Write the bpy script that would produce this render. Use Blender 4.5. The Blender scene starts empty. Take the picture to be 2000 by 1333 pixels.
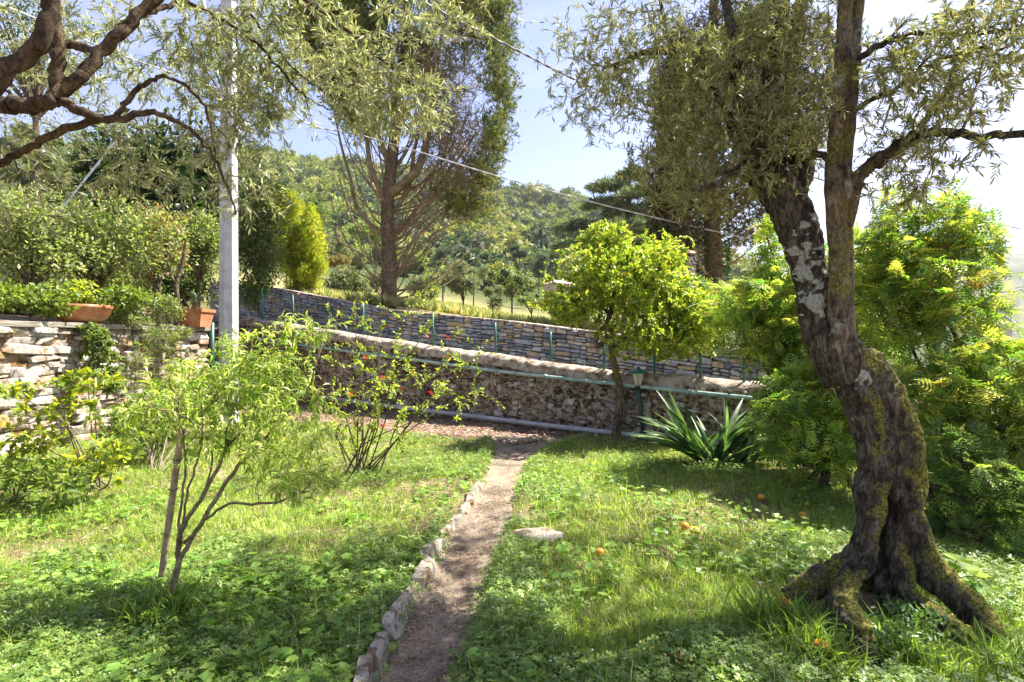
import bpy, math, random
import numpy as np
from mathutils import Vector, Matrix, Euler

R_ = np.random.default_rng(7)
random.seed(7)
sc = bpy.context.scene
COL = sc.collection
rad = math.radians

# ------------------------------------------------------------------ camera, light
F, CX, CY, EYE = 1111.0, 1000.0, 666.0, 1.6
cam = bpy.data.cameras.new('camera'); camo = bpy.data.objects.new('camera', cam); COL.objects.link(camo)
cam.sensor_width = 36; cam.lens = 20.0; cam.clip_start = 0.05; cam.clip_end = 9000
camo.location = (0, 0, EYE); camo.rotation_euler = (rad(90), 0, 0)
sc.camera = camo

SUN_EL, SUN_AZ = 56.0, 24.0        # elevation; direction to the sun measured from +X towards +Y
sd = Vector((math.cos(rad(SUN_AZ))*math.cos(rad(SUN_EL)), math.sin(rad(SUN_AZ))*math.cos(rad(SUN_EL)), math.sin(rad(SUN_EL))))
w = bpy.data.worlds.new('World'); sc.world = w; w.use_nodes = True
wn, wl = w.node_tree.nodes, w.node_tree.links
wn.clear()
sky = wn.new('ShaderNodeTexSky'); sky.sky_type = 'NISHITA'; sky.sun_disc = False
sky.sun_elevation = rad(SUN_EL); sky.sun_rotation = rad(90 - SUN_AZ)
sky.air_density = 1.0; sky.dust_density = 1.0; sky.ozone_density = 3.0; sky.altitude = 100
bg = wn.new('ShaderNodeBackground'); bg.inputs['Strength'].default_value = 0.076
wo = wn.new('ShaderNodeOutputWorld')
tc = wn.new('ShaderNodeTexCoord'); mp = wn.new('ShaderNodeMapping')
mp.inputs['Scale'].default_value = (1.0, 1.6, 7.0); mp.inputs['Rotation'].default_value = (0.0, rad(14), rad(20))
cn = wn.new('ShaderNodeTexNoise'); cn.inputs['Scale'].default_value = 1.6; cn.inputs['Detail'].default_value = 7; cn.inputs['Roughness'].default_value = 0.62; cn.inputs['Distortion'].default_value = 0.6
cr = wn.new('ShaderNodeValToRGB'); cr.color_ramp.elements[0].position = 0.42; cr.color_ramp.elements[0].color = (0, 0, 0, 1)
cr.color_ramp.elements[1].position = 0.78; cr.color_ramp.elements[1].color = (0.75, 0.75, 0.75, 1)
mx = wn.new('ShaderNodeMixRGB'); mx.inputs['Color2'].default_value = (3.55, 3.35, 3.75, 1)
wl.new(tc.outputs['Generated'], mp.inputs['Vector']); wl.new(mp.outputs['Vector'], cn.inputs['Vector'])
wl.new(cn.outputs['Fac'], cr.inputs['Fac']); wl.new(cr.outputs['Color'], mx.inputs['Fac'])
sk_ = wn.new('ShaderNodeMixRGB'); sk_.blend_type = 'MULTIPLY'; sk_.inputs[0].default_value = 1; sk_.inputs['Color2'].default_value = (1.0, 0.875, 0.95, 1)
wl.new(sky.outputs['Color'], sk_.inputs['Color1']); wl.new(sk_.outputs['Color'], mx.inputs['Color1']); wl.new(mx.outputs['Color'], bg.inputs['Color']); wl.new(bg.outputs['Background'], wo.inputs['Surface'])
sl = bpy.data.lights.new('sun', 'SUN'); sl.energy = 5.0; sl.angle = rad(0.53); sl.color = (1.0, 0.94, 0.84)
so = bpy.data.objects.new('sun', sl); COL.objects.link(so); so.rotation_euler = sd.to_track_quat('Z', 'Y').to_euler(); so.location = (20, 12, 40)
sc.view_settings.view_transform = 'Standard'; sc.view_settings.look = 'None'
sc.view_settings.exposure = 1.92; sc.view_settings.gamma = 1.0; sc.view_settings.use_curve_mapping = False
sc.cycles.max_bounces = 8; sc.cycles.diffuse_bounces = 4; sc.cycles.glossy_bounces = 2; sc.cycles.transmission_bounces = 6
sc.cycles.volume_bounces = 0

# ------------------------------------------------------------------ maths helpers
def P(px, py, d):
    return np.array(((px-CX)/F*d, d, EYE + (CY-py)/F*d))
def G(px, py):
    d = EYE*F/(py-CY)
    return np.array(((px-CX)/F*d, d, 0.0))
def _h(i, j, k, seed):
    n = (i.astype(np.int64)*374761393 + j.astype(np.int64)*668265263 + k.astype(np.int64)*2147483647 + seed*974711) & 0xffffffff
    n = ((n ^ (n >> 13))*1274126177) & 0xffffffff
    n = ((n ^ (n >> 16))*2246822519) & 0xffffffff
    return ((n ^ (n >> 15)) & 0xffff)/65535.0
def vnoise(p, scale=1.0, seed=0):
    q = np.asarray(p, float)*scale + 1000.3
    i = np.floor(q).astype(np.int64); f = q-i; f = f*f*(3-2*f)
    out = 0
    for dx in (0, 1):
        wx = f[:, 0] if dx else 1-f[:, 0]
        for dy in (0, 1):
            wy = f[:, 1] if dy else 1-f[:, 1]
            for dz in (0, 1):
                wz = f[:, 2] if dz else 1-f[:, 2]
                out = out + wx*wy*wz*_h(i[:, 0]+dx, i[:, 1]+dy, i[:, 2]+dz, seed)
    return out*2-1
def fbm(p, scale=1.0, seed=0, o=4, g=0.5):
    a, s, t = 1.0, scale, 0
    for k in range(o):
        t = t + a*vnoise(p, s, seed+k*17); a *= g; s *= 2.03
    return t
def nrm(a):
    return a/np.maximum(np.linalg.norm(a, axis=-1, keepdims=True), 1e-9)
def catmull(pts, sub=4):
    pts = np.asarray(pts, float)
    if len(pts) < 3 or sub < 2: return pts
    q = np.vstack([2*pts[0]-pts[1], pts, 2*pts[-1]-pts[-2]])
    out = []
    for i in range(1, len(q)-2):
        for t in np.arange(sub)/sub:
            out.append(0.5*((2*q[i]) + (-q[i-1]+q[i+1])*t + (2*q[i-1]-5*q[i]+4*q[i+1]-q[i+2])*t*t + (-q[i-1]+3*q[i]-3*q[i+1]+q[i+2])*t**3))
    out.append(pts[-1])
    return np.array(out)
def tube(pts, rr, n=6, cap=True, jit=0.0):
    pts = np.asarray(pts, float); m = len(pts)
    rr = np.broadcast_to(np.asarray(rr, float), (m,)) if np.ndim(rr) == 0 else np.asarray(rr, float)
    T = nrm(np.gradient(pts, axis=0))
    a = np.array((0.0, 0, 1)) if abs(T[0][2]) < 0.9 else np.array((1.0, 0, 0))
    V = np.zeros((m*n, 3)); x = nrm(np.cross(a, T[0])); ang = np.arange(n)/n*2*math.pi
    for i in range(m):
        x = x - T[i]*np.dot(x, T[i]); x = x/max(np.linalg.norm(x), 1e-9); y = np.cross(T[i], x)
        r = rr[i]*(1 + (R_.uniform(-jit, jit, n) if jit else 0))
        V[i*n:(i+1)*n] = pts[i] + (np.cos(ang)*r)[:, None]*x + (np.sin(ang)*r)[:, None]*y
    i = np.arange(m-1)[:, None]*n; j = np.arange(n)[None]; k = (j+1) % n
    a_, b_, c_, d_ = i+j, i+k, i+n+k, i+n+j
    Fc = np.concatenate([np.stack([a_, b_, c_], -1).reshape(-1, 3), np.stack([a_, c_, d_], -1).reshape(-1, 3)])
    if cap:
        t = np.arange(1, n-1)
        Fc = np.concatenate([Fc, np.stack([t*0, t+1, t], -1), (m-1)*n+np.stack([t*0, t, t+1], -1)])
    return V, Fc
def merge(lst):
    Vs, Fs, Cs, o = [], [], [], 0
    hascol = len(lst) and len(lst[0]) > 2
    for it in lst:
        Vs.append(it[0]); Fs.append(it[1]+o); o += len(it[0])
        if hascol: Cs.append(it[2])
    if not Vs: return np.zeros((0, 3)), np.zeros((0, 3), int)
    return (np.vstack(Vs), np.vstack(Fs), np.vstack(Cs)) if hascol else (np.vstack(Vs), np.vstack(Fs))

# ------------------------------------------------------------------ object helpers
BASE = {}
def mesh_np(name, V, Fc, mat=None, col=None, smooth=True, attrs=None):
    me = bpy.data.meshes.new(name)
    V = np.ascontiguousarray(V, dtype=np.float32); Fc = np.ascontiguousarray(Fc, dtype=np.int32)
    me.vertices.add(len(V)); me.vertices.foreach_set('co', V.ravel())
    me.loops.add(Fc.size); me.loops.foreach_set('vertex_index', Fc.ravel())
    me.polygons.add(len(Fc)); me.polygons.foreach_set('loop_start', np.arange(len(Fc), dtype=np.int32)*Fc.shape[1])
    me.polygons.foreach_set('use_smooth', np.full(len(Fc), bool(smooth)))
    me.update(calc_edges=True)
    if col is not None:
        a = me.color_attributes.new('col', 'FLOAT_COLOR', 'POINT')
        c = np.ones((len(V), 4), np.float32); c[:, :3] = np.clip(col, 0, 1); a.data.foreach_set('color', c.ravel())
    for k, v in (attrs or {}).items():
        a = me.attributes.new(k, 'FLOAT', 'POINT'); a.data.foreach_set('value', np.asarray(v, np.float32))
    if mat: me.materials.append(mat)
    return me
def tagit(o, label, cat, group=None, kind=None):
    if label: o['label'] = label
    if cat: o['category'] = cat
    if group: o['group'] = group
    if kind: o['kind'] = kind
def thing(name, base, label, cat, group=None):
    o = bpy.data.objects.new(name, None); COL.objects.link(o); o.empty_display_size = 0.2
    o.location = tuple(base); BASE[o.name] = np.array(base, float); tagit(o, label, cat, group)
    return o
def add(name, V, Fc, mat, parent=None, col=None, smooth=True, attrs=None, kind=None, label=None, cat=None, group=None, base=None):
    b = BASE[parent.name] if parent is not None else (np.array(base, float) if base is not None else np.zeros(3))
    me = mesh_np(name, np.asarray(V)-b, Fc, mat, col, smooth, attrs)
    o = bpy.data.objects.new(name, me); COL.objects.link(o)
    if parent is not None: o.parent = parent
    else: o.location = tuple(b)
    BASE[o.name] = b; tagit(o, label, cat, group, kind)
    return o
def place(name, me, mat4, parent, label=None):
    o = bpy.data.objects.new(name, me); COL.objects.link(o); o.parent = parent
    b = BASE[parent.name]; m = mat4.copy(); m.translation = Vector(m.translation)-Vector(b)
    o.matrix_local = m; BASE[o.name] = b
    if label: o['label'] = label
    return o

# ------------------------------------------------------------------ materials
def newmat(name):
    m = bpy.data.materials.new(name); m.use_nodes = True; nt = m.node_tree; nt.nodes.clear()
    out = nt.nodes.new('ShaderNodeOutputMaterial'); p = nt.nodes.new('ShaderNodeBsdfPrincipled')
    nt.links.new(p.outputs[0], out.inputs[0]); return m, nt, p, out
def nd(nt, t, **kw):
    n = nt.nodes.new(t)
    for k, v in kw.items():
        if k in n.inputs: n.inputs[k].default_value = v
        else: setattr(n, k, v)
    return n
def ramp(nt, stops, src):
    r = nt.nodes.new('ShaderNodeValToRGB'); e = r.color_ramp.elements
    while len(e) > 1: e.remove(e[0])
    k_ = .62 if src.node.type == 'TEX_NOISE' else 1.0
    stops = [(.5+(p_-.5)*k_, c) for p_, c in stops]
    e[0].position = stops[0][0]; e[0].color = (*stops[0][1], 1)
    for p_, c in stops[1:]:
        x = e.new(p_); x.color = (*c, 1)
    nt.links.new(src, r.inputs['Fac']); return r.outputs['Color']
def mixc(nt, fac, a, b, mode='MIX'):
    m = nt.nodes.new('ShaderNodeMixRGB'); m.blend_type = mode
    for s, v in ((0, fac), (1, a), (2, b)):
        if isinstance(v, (int, float)): m.inputs[s].default_value = v
        elif isinstance(v, tuple): m.inputs[s].default_value = (*v, 1)
        else: nt.links.new(v, m.inputs[s])
    return m.outputs[0]
def noise(nt, scale, detail=5, rough=0.6, coord='Object', vec=None, dist=0.0):
    if vec is None:
        t = nt.nodes.new('ShaderNodeTexCoord'); vec = t.outputs[coord]
    n = nd(nt, 'ShaderNodeTexNoise'); n.inputs['Scale'].default_value = scale; n.inputs['Detail'].default_value = detail
    n.inputs['Roughness'].default_value = rough; n.inputs['Distortion'].default_value = dist
    nt.links.new(vec, n.inputs['Vector']); return n.outputs['Fac']
def bump(nt, p, h, strength=0.5, dist=0.02):
    b = nd(nt, 'ShaderNodeBump'); b.inputs['Strength'].default_value = strength; b.inputs['Distance'].default_value = dist
    nt.links.new(h, b.inputs['Height']); nt.links.new(b.outputs[0], p.inputs['Normal'])
def leafmat(name, transl=0.4, rough=0.5, spec=0.4, boost=1.7, tint=(1.0, 1.05, 0.5), back=None):
    m, nt, p, out = newmat(name)
    at = nd(nt, 'ShaderNodeAttribute'); at.attribute_name = 'col'
    n = noise(nt, 9, 2); c = mixc(nt, 1.0, at.outputs['Color'], ramp(nt, [(0.3, (0.75, 0.78, 0.7)), (0.7, (1.2, 1.18, 1.2))], n), 'MULTIPLY')
    if back:
        g = nd(nt, 'ShaderNodeNewGeometry'); cb = mixc(nt, 1.0, c, back, 'MULTIPLY'); c2 = mixc(nt, g.outputs['Backfacing'], c, cb)
    else: c2 = c
    nt.links.new(c2, p.inputs['Base Color']); p.inputs['Roughness'].default_value = rough; p.inputs['Specular IOR Level'].default_value = spec
    tr = nd(nt, 'ShaderNodeBsdfTranslucent'); nt.links.new(mixc(nt, 1.0, c, tuple(boost*t for t in tint), 'MULTIPLY'), tr.inputs['Color'])
    ms = nd(nt, 'ShaderNodeMixShader'); ms.inputs[0].default_value = transl
    nt.links.new(p.outputs[0], ms.inputs[1]); nt.links.new(tr.outputs[0], ms.inputs[2]); nt.links.new(ms.outputs[0], out.inputs[0])
    return m
M = {}
M['leaf'] = leafmat('leaf', 0.42, 0.45, 0.4, 1.7)
M['glossleaf'] = leafmat('gloss_leaf', 0.38, 0.42, 0.5, 1.7)
M['olive'] = leafmat('olive_leaf', 0.34, 0.40, 0.5, 1.3, (1.0, 1.0, 0.6), (1.35, 1.35, 1.6))
M['needle'] = leafmat('needle_leaf', 0.2, 0.6, 0.2, 1.4)
M['grass'] = leafmat('grass_blade', 0.42, 0.5, 0.3, 1.7)
M['petal'] = leafmat('petal', 0.3, 0.5, 0.3, 1.2, (1, 0.9, 0.9))
def simple(name, stops, scale=8, rough=0.8, bstr=0.5, bdist=0.01, bscale=40, spec=0.3, metal=0.0, rand=0.0, vec=None, detail=6):
    m, nt, p, out = newmat(name)
    n = noise(nt, scale, detail, 0.65); c = ramp(nt, stops, n)
    if rand:
        oi = nd(nt, 'ShaderNodeObjectInfo'); v = ramp(nt, [(0, (1-rand,)*3), (1, (1+rand,)*3)], oi.outputs['Random']); c = mixc(nt, 1.0, c, v, 'MULTIPLY')
    nt.links.new(c, p.inputs['Base Color']); p.inputs['Roughness'].default_value = rough; p.inputs['Specular IOR Level'].default_value = spec; p.inputs['Metallic'].default_value = metal
    bump(nt, p, noise(nt, bscale, 6, 0.7), bstr, bdist)
    return m
M['twig'] = simple('twig', [(0.3, (0.10, 0.08, 0.055)), (0.7, (0.22, 0.18, 0.13))], 12)
M['twig_dark'] = simple('dark_twig', [(0.3, (0.05, 0.035, 0.025)), (0.7, (0.14, 0.10, 0.075))], 12)
M['twig_red'] = simple('conifer_twig', [(0.3, (0.14, 0.10, 0.05)), (0.7, (0.33, 0.25, 0.14))], 3)
M['twig_green'] = simple('green_twig', [(0.3, (0.13, 0.11, 0.04)), (0.7, (0.24, 0.21, 0.09))], 12)
M['wood'] = simple('stake_wood', [(0.3, (0.25, 0.18, 0.11)), (0.7, (0.42, 0.33, 0.22))], 20)
M['concrete'] = simple('pole_concrete', [(0.25, (0.34, 0.33, 0.33)), (0.5, (0.44, 0.43, 0.43)), (0.75, (0.52, 0.51, 0.50))], 5, 0.85, 0.35, 0.004, 90)
M['greenpaint'] = simple('green_paint', [(0.3, (0.015, 0.10, 0.065)), (0.75, (0.03, 0.17, 0.11))], 9, 0.45, 0.15, 0.002, 60, 0.5)
M['palegreen'] = simple('faded_green_paint', [(0.3, (0.14, 0.26, 0.22)), (0.5, (0.27, 0.38, 0.34)), (0.75, (0.42, 0.50, 0.46))], 6, 0.4, 0.2, 0.002, 60, 0.5)
M['darkpost'] = simple('dark_green_post', [(0.3, (0.008, 0.04, 0.035)), (0.75, (0.015, 0.07, 0.055))], 9, 0.4, 0.15, 0.002, 60, 0.5)
M['greypipe'] = simple('grey_pipe', [(0.3, (0.25, 0.25, 0.26)), (0.75, (0.42, 0.42, 0.44))], 6, 0.5, 0.2, 0.002, 60, 0.5)
M['cable'] = simple('cable', [(0.3, (0.10, 0.10, 0.11)), (0.7, (0.2, 0.2, 0.21))], 20, 0.5)
M['wire'] = simple('steel_wire', [(0.3, (0.35, 0.36, 0.38)), (0.7, (0.5, 0.5, 0.52))], 20, 0.5)
M['terracotta'] = simple('terracotta', [(0.25, (0.34, 0.13, 0.06)), (0.6, (0.50, 0.21, 0.10)), (0.8, (0.55, 0.33, 0.22))], 5, 0.9, 0.3, 0.004, 60)
M['shade'] = simple('lamp_glass', [(0.3, (0.48, 0.43, 0.34)), (0.7, (0.62, 0.57, 0.46))], 5, 0.35, 0.1, 0.002, 50, 0.5)
M['soilpot'] = simple('pot_soil', [(0.3, (0.05, 0.035, 0.02)), (0.7, (0.12, 0.09, 0.06))], 30, 0.95)
M['roofm'] = simple('roof_tile', [(0.3, (0.35, 0.17, 0.11)), (0.7, (0.48, 0.27, 0.18))], 2, 0.9)
M['housewall'] = simple('house_wall', [(0.3, (0.50, 0.36, 0.27)), (0.7, (0.60, 0.45, 0.34))], 1, 0.9)
M['glass'] = simple('window_glass', [(0.3, (0.03, 0.04, 0.05)), (0.7, (0.06, 0.07, 0.08))], 1, 0.15, 0.0, 0.001, 5, 0.5)
M['road'] = simple('asphalt', [(0.3, (0.05, 0.05, 0.05)), (0.7, (0.09, 0.085, 0.08))], 3, 0.95, 0.5, 0.01, 80)

# bark (attributes moss / lichen / pale are real growth on it)
def barkmat(name, c0, c1, c2, grooves=True):
    m, nt, p, out = newmat(name)
    t = nd(nt, 'ShaderNodeTexCoord'); mp_ = nd(nt, 'ShaderNodeMapping'); mp_.inputs['Scale'].default_value = (1, 1, 0.42 if grooves else 0.8); nt.links.new(t.outputs['Object'], mp_.inputs['Vector'])
    n1 = noise(nt, 30, 10, 0.75, vec=mp_.outputs[0], dist=0.8); n2 = noise(nt, 4, 4, 0.6)
    c = ramp(nt, [(0.3, c0), (0.5, c1), (0.72, c2)], n1)
    c = mixc(nt, 0.6, c, ramp(nt, [(0.35, (0.55, 0.5, 0.45)), (0.65, (1.2, 1.15, 1.1))], n2), 'MULTIPLY')
    for at, cs in (('moss', [(0.3, (0.04, 0.04, 0.010)), (0.5, (0.14, 0.135, 0.025)), (0.7, (0.33, 0.30, 0.06))]), ('lichen', [(0.3, (0.22, 0.24, 0.19)), (0.6, (0.42, 0.44, 0.37))])):
        a = nd(nt, 'ShaderNodeAttribute'); a.attribute_name = at
        nn = noise(nt, 70, 4, 0.7); cc = ramp(nt, cs, nn)
        mr = nd(nt, 'ShaderNodeMath', operation='ADD'); nt.links.new(a.outputs['Fac'], mr.inputs[0])
        ms = nd(nt, 'ShaderNodeMath', operation='MULTIPLY_ADD'); nt.links.new(noise(nt, 30, 5, 0.7), ms.inputs[0]); ms.inputs[1].default_value = 0.9; ms.inputs[2].default_value = -0.45
        nt.links.new(ms.outputs[0], mr.inputs[1])
        f = ramp(nt, [(0.30, (0, 0, 0)), (0.50, (.75, .75, .75)), (0.72, (1, 1, 1))], mr.outputs[0])
        c = mixc(nt, f, c, cc)
    nt.links.new(c, p.inputs['Base Color']); p.inputs['Roughness'].default_value = 0.92; p.inputs['Specular IOR Level'].default_value = 0.2
    nb = mixc(nt, 0.5, n1, noise(nt, 120, 5, 0.7)); bump(nt, p, nb, 1.0, 0.02)
    return m
M['bark'] = barkmat('olive_bark', (0.013, 0.011, 0.008), (0.060, 0.051, 0.037), (0.19, 0.17, 0.13))
M['bark_pale'] = barkmat('pale_bark', (0.025, 0.02, 0.014), (0.12, 0.098, 0.066), (0.27, 0.23, 0.165))
M['bark_warm'] = barkmat('branch_bark', (0.03, 0.02, 0.012), (0.085, 0.06, 0.038), (0.19, 0.15, 0.09), False)
M['bark_red'] = barkmat('conifer_bark', (0.04, 0.03, 0.018), (0.15, 0.11, 0.065), (0.32, 0.25, 0.16))

M['stem_tan'] = barkmat('stem_bark', (0.10, 0.085, 0.045), (0.24, 0.20, 0.12), (0.38, 0.33, 0.22), False)
def stonemat(name, pal, blot=None, bscale=14):
    """per-stone colour out of a palette (object random) plus veins, stains of moss"""
    m, nt, p, out = newmat(name)
    oi = nd(nt, 'ShaderNodeObjectInfo')
    t = nd(nt, 'ShaderNodeTexCoord'); g = nd(nt, 'ShaderNodeNewGeometry')
    r = nt.nodes.new('ShaderNodeValToRGB'); r.color_ramp.interpolation = 'CONSTANT'; e = r.color_ramp.elements
    while len(e) > 1: e.remove(e[0])
    e[0].position = 0; e[0].color = (*pal[0], 1)
    for i, c in enumerate(pal[1:]): x = e.new((i+1)/len(pal)); x.color = (*c, 1)
    at = nd(nt, 'ShaderNodeAttribute'); at.attribute_name = 'rnd'
    ad = nd(nt, 'ShaderNodeMath', operation='ADD'); nt.links.new(oi.outputs['Random'], ad.inputs[0]); nt.links.new(at.outputs['Fac'], ad.inputs[1])
    fr = nd(nt, 'ShaderNodeMath', operation='FRACT'); nt.links.new(ad.outputs[0], fr.inputs[0])
    nt.links.new(fr.outputs[0], r.inputs['Fac'])
    n = noise(nt, bscale, 8, 0.7, vec=g.outputs['Position'], dist=0.5)
    c = mixc(nt, 1.0, r.outputs['Color'], ramp(nt, [(0.3, (0.6, 0.58, 0.56)), (0.5, (1, 1, 1)), (0.7, (1.25, 1.22, 1.18))], n), 'MULTIPLY')
    if blot:
        for (bc, s, lo, hi) in blot:
            f = ramp(nt, [(lo, (0, 0, 0)), (hi, (1, 1, 1))], noise(nt, s, 6, 0.7, vec=g.outputs['Position']))
            c = mixc(nt, f, c, bc)
    nt.links.new(c, p.inputs['Base Color']); p.inputs['Roughness'].default_value = 0.9; p.inputs['Specular IOR Level'].default_value = 0.25
    bump(nt, p, noise(nt, 30, 8, 0.75, vec=g.outputs['Position']), 0.7, 0.02)
    return m
M['stone_left'] = stonemat('pale_limestone', [(0.42, 0.38, 0.32), (0.48, 0.44, 0.38), (0.36, 0.31, 0.26), (0.44, 0.36, 0.27), (0.50, 0.47, 0.43), (0.30, 0.24, 0.18)], [((0.27, 0.17, 0.08), 3.0, 0.55, 0.63), ((0.15, 0.125, 0.09), 9, 0.54, 0.66)])
M['stone_grey'] = stonemat('grey_blue_stone', [(0.23, 0.235, 0.255), (0.33, 0.33, 0.345), (0.43, 0.42, 0.41), (0.42, 0.32, 0.21), (0.27, 0.28, 0.33), (0.52, 0.46, 0.36), (0.36, 0.36, 0.40), (0.45, 0.35, 0.22), (0.15, 0.16, 0.18), (0.33, 0.33, 0.34)], None, 9)
M['stone_brown'] = stonemat('brown_rubble', [(0.26, 0.22, 0.17), (0.36, 0.31, 0.26), (0.46, 0.42, 0.37), (0.30, 0.24, 0.17), (0.50, 0.46, 0.41)], [((0.24, 0.15, 0.065), 7, 0.52, 0.60), ((0.05, 0.042, 0.025), 5, 0.54, 0.62)])
M['stone_path'] = stonemat('path_stone', [(0.29, 0.265, 0.22), (0.34, 0.31, 0.255), (0.24, 0.21, 0.17)], [((0.13, 0.09, 0.05), 9, 0.52, 0.60)])
M['mortar_left'] = simple('moss_and_earth', [(0.3, (0.07, 0.045, 0.02)), (0.42, (0.26, 0.14, 0.05)), (0.53, (0.32, 0.21, 0.11)), (0.68, (0.46, 0.42, 0.36))], 4, 0.95, 1.0, 0.04, 25)
M['mortar_dark'] = simple('dark_joint', [(0.3, (0.05, 0.045, 0.04)), (0.7, (0.13, 0.12, 0.11))], 6, 0.95, 0.8, 0.03, 25)
M['rubble'] = simple('weathered_render', [(0.28, (0.03, 0.024, 0.015)), (0.40, (0.13, 0.08, 0.04)), (0.50, (0.25, 0.20, 0.145)), (0.60, (0.37, 0.32, 0.26)), (0.78, (0.48, 0.44, 0.39))], 9, 0.95, 1.0, 0.04, 22, 0.2)
M['coping'] = simple('weathered_cement', [(0.26, (0.09, 0.065, 0.04)), (0.40, (0.24, 0.18, 0.125)), (0.55, (0.37, 0.31, 0.25)), (0.78, (0.46, 0.42, 0.37))], 6, 0.9, 0.7, 0.02, 30)
M['slab'] = simple('mossy_slab', [(0.3, (0.12, 0.09, 0.05)), (0.5, (0.30, 0.27, 0.21)), (0.75, (0.42, 0.40, 0.35))], 5, 0.9, 0.6, 0.02, 30)

# ground
def groundmat(name, stops, s, leafy=True):
    m, nt, p, out = newmat(name)
    g = nd(nt, 'ShaderNodeNewGeometry'); n = noise(nt, s, 8, 0.7, vec=g.outputs['Position']); n2 = noise(nt, 60, 6, 0.75, vec=g.outputs['Position'])
    c = ramp(nt, stops, n); c = mixc(nt, 0.8, c, ramp(nt, [(0.3, (0.45, 0.42, 0.4)), (0.5, (1, 1, 1)), (0.7, (1.5, 1.45, 1.4))], n2), 'MULTIPLY')
    nt.links.new(c, p.inputs['Base Color']); p.inputs['Roughness'].default_value = 0.95; p.inputs['Specular IOR Level'].default_value = 0.15
    bump(nt, p, n2, 0.8, 0.02); return m
M['soil'] = groundmat('garden_soil', [(0.3, (0.10, 0.075, 0.04)), (0.5, (0.20, 0.15, 0.09)), (0.7, (0.30, 0.24, 0.15))], 1.5)
M['path'] = groundmat('path_dirt', [(0.3, (0.13, 0.105, 0.08)), (0.5, (0.23, 0.19, 0.145)), (0.7, (0.35, 0.275, 0.195))], 3.2)
M['litterground'] = groundmat('leaf_litter_ground', [(0.3, (0.13, 0.085, 0.06)), (0.5, (0.24, 0.17, 0.125)), (0.7, (0.34, 0.27, 0.21))], 3)
def terrmat():
    m, nt, p, out = newmat('hillside')
    at = nd(nt, 'ShaderNodeAttribute'); at.attribute_name = 'col'
    g = nd(nt, 'ShaderNodeNewGeometry'); n2 = noise(nt, 0.9, 8, 0.75, vec=g.outputs['Position'])
    c = mixc(nt, 0.8, at.outputs['Color'], ramp(nt, [(0.3, (0.6, 0.6, 0.6)), (0.7, (1.35, 1.3, 1.3))], n2), 'MULTIPLY')
    nt.links.new(c, p.inputs['Base Color']); p.inputs['Roughness'].default_value = 0.95; p.inputs['Specular IOR Level'].default_value = 0.1
    bump(nt, p, n2, 0.6, 0.3); return m
M['terrain'] = terrmat()

# ------------------------------------------------------------------ leaf templates (length 1 along +Y, face up +Z)
def T_(v, f): return np.array(v, float), np.array(f, int)
T_LANCE = T_([(0, 0, 0), (.07, .3, .015), (.08, .65, .015), (0, 1, -.02), (-.08, .65, .015), (-.07, .3, .015)], [(0, 1, 2), (0, 2, 3), (0, 3, 4), (0, 4, 5)])
T_OVAL = T_([(0, 0, 0), (.2, .3, .05), (.2, .65, .04), (0, 1, -.06), (-.2, .65, .04), (-.2, .3, .05)], [(0, 1, 2), (0, 2, 3), (0, 3, 4), (0, 4, 5)])
T_KITE = T_([(0, 0, 0), (.24, .5, .07), (0, 1, -.04), (-.24, .5, .07)], [(0, 1, 2), (0, 2, 3)])
T_SLIM = T_([(0, 0, 0), (.09, .5, .03), (0, 1, -.04), (-.09, .5, .03)], [(0, 1, 2), (0, 2, 3)])
def longleaf(droop=0.9, wd=0.075, n=4):
    v, f = [], []
    for i in range(n+1):
        t = i/n; a = droop*t; y = math.sin(a)/max(droop, .01) if droop > 0 else t; z = -(1-math.cos(a))/max(droop, .01)
        wq = wd*math.sin(math.pi*(t*0.86+0.1)); v += [(wq, y, z+wq*.4), (0, y, z), (-wq, y, z+wq*.4)]
    for i in range(n):
        a = i*3
        for q in (0, 1): f += [(a+q, a+q+1, a+q+4), (a+q, a+q+4, a+q+3)]
    return T_(v, f)
T_PEACH = longleaf(1.5, 0.085, 3)
T_IRIS = longleaf(0.75, 0.034, 5)
T_BLADE = T_([(-.035, 0, 0), (.035, 0, 0), (.024, .12, .55), (-.024, .12, .55), (0, .42, 1)], [(0, 1, 2), (0, 2, 3), (3, 2, 4)])
def clover(notch=True):
    v, f = [], []
    for k in range(3):
        a = k*2.094+0.3; b = len(v)
        for x, y, z in ((0, 0, 0), (.30, .36, .05), (.24, .62, .02), (0, .50, -.02), (-.24, .62, .02), (-.30, .36, .05)):
            v.append((x*math.cos(a)-y*math.sin(a), x*math.sin(a)+y*math.cos(a), z+1.0))
        f += [(b, b+1, b+2), (b, b+2, b+3), (b, b+3, b+4), (b, b+4, b+5)]
    b = len(v); v += [(-.02, 0, 0), (.02, 0, 0), (0, 0, 1)]; f.append((b, b+1, b+2))
    return T_(v, f)
T_CLOVER = clover()
def mallow():
    v, f = [(0, 0, 0)], []
    n = 9
    for i in range(n):
        a = -2.6+5.2*i/(n-1); r = 0.5*(1+0.14*math.cos(i*math.pi)); v.append((math.sin(a)*r, math.cos(a)*r, 0.10+0.05*(i % 2)))
    f = [(0, i+1, i) for i in range(1, n)]
    f = [(0, i, i+1) for i in range(1, n)]
    return T_(v, f)
T_MALLOW = mallow()
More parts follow.
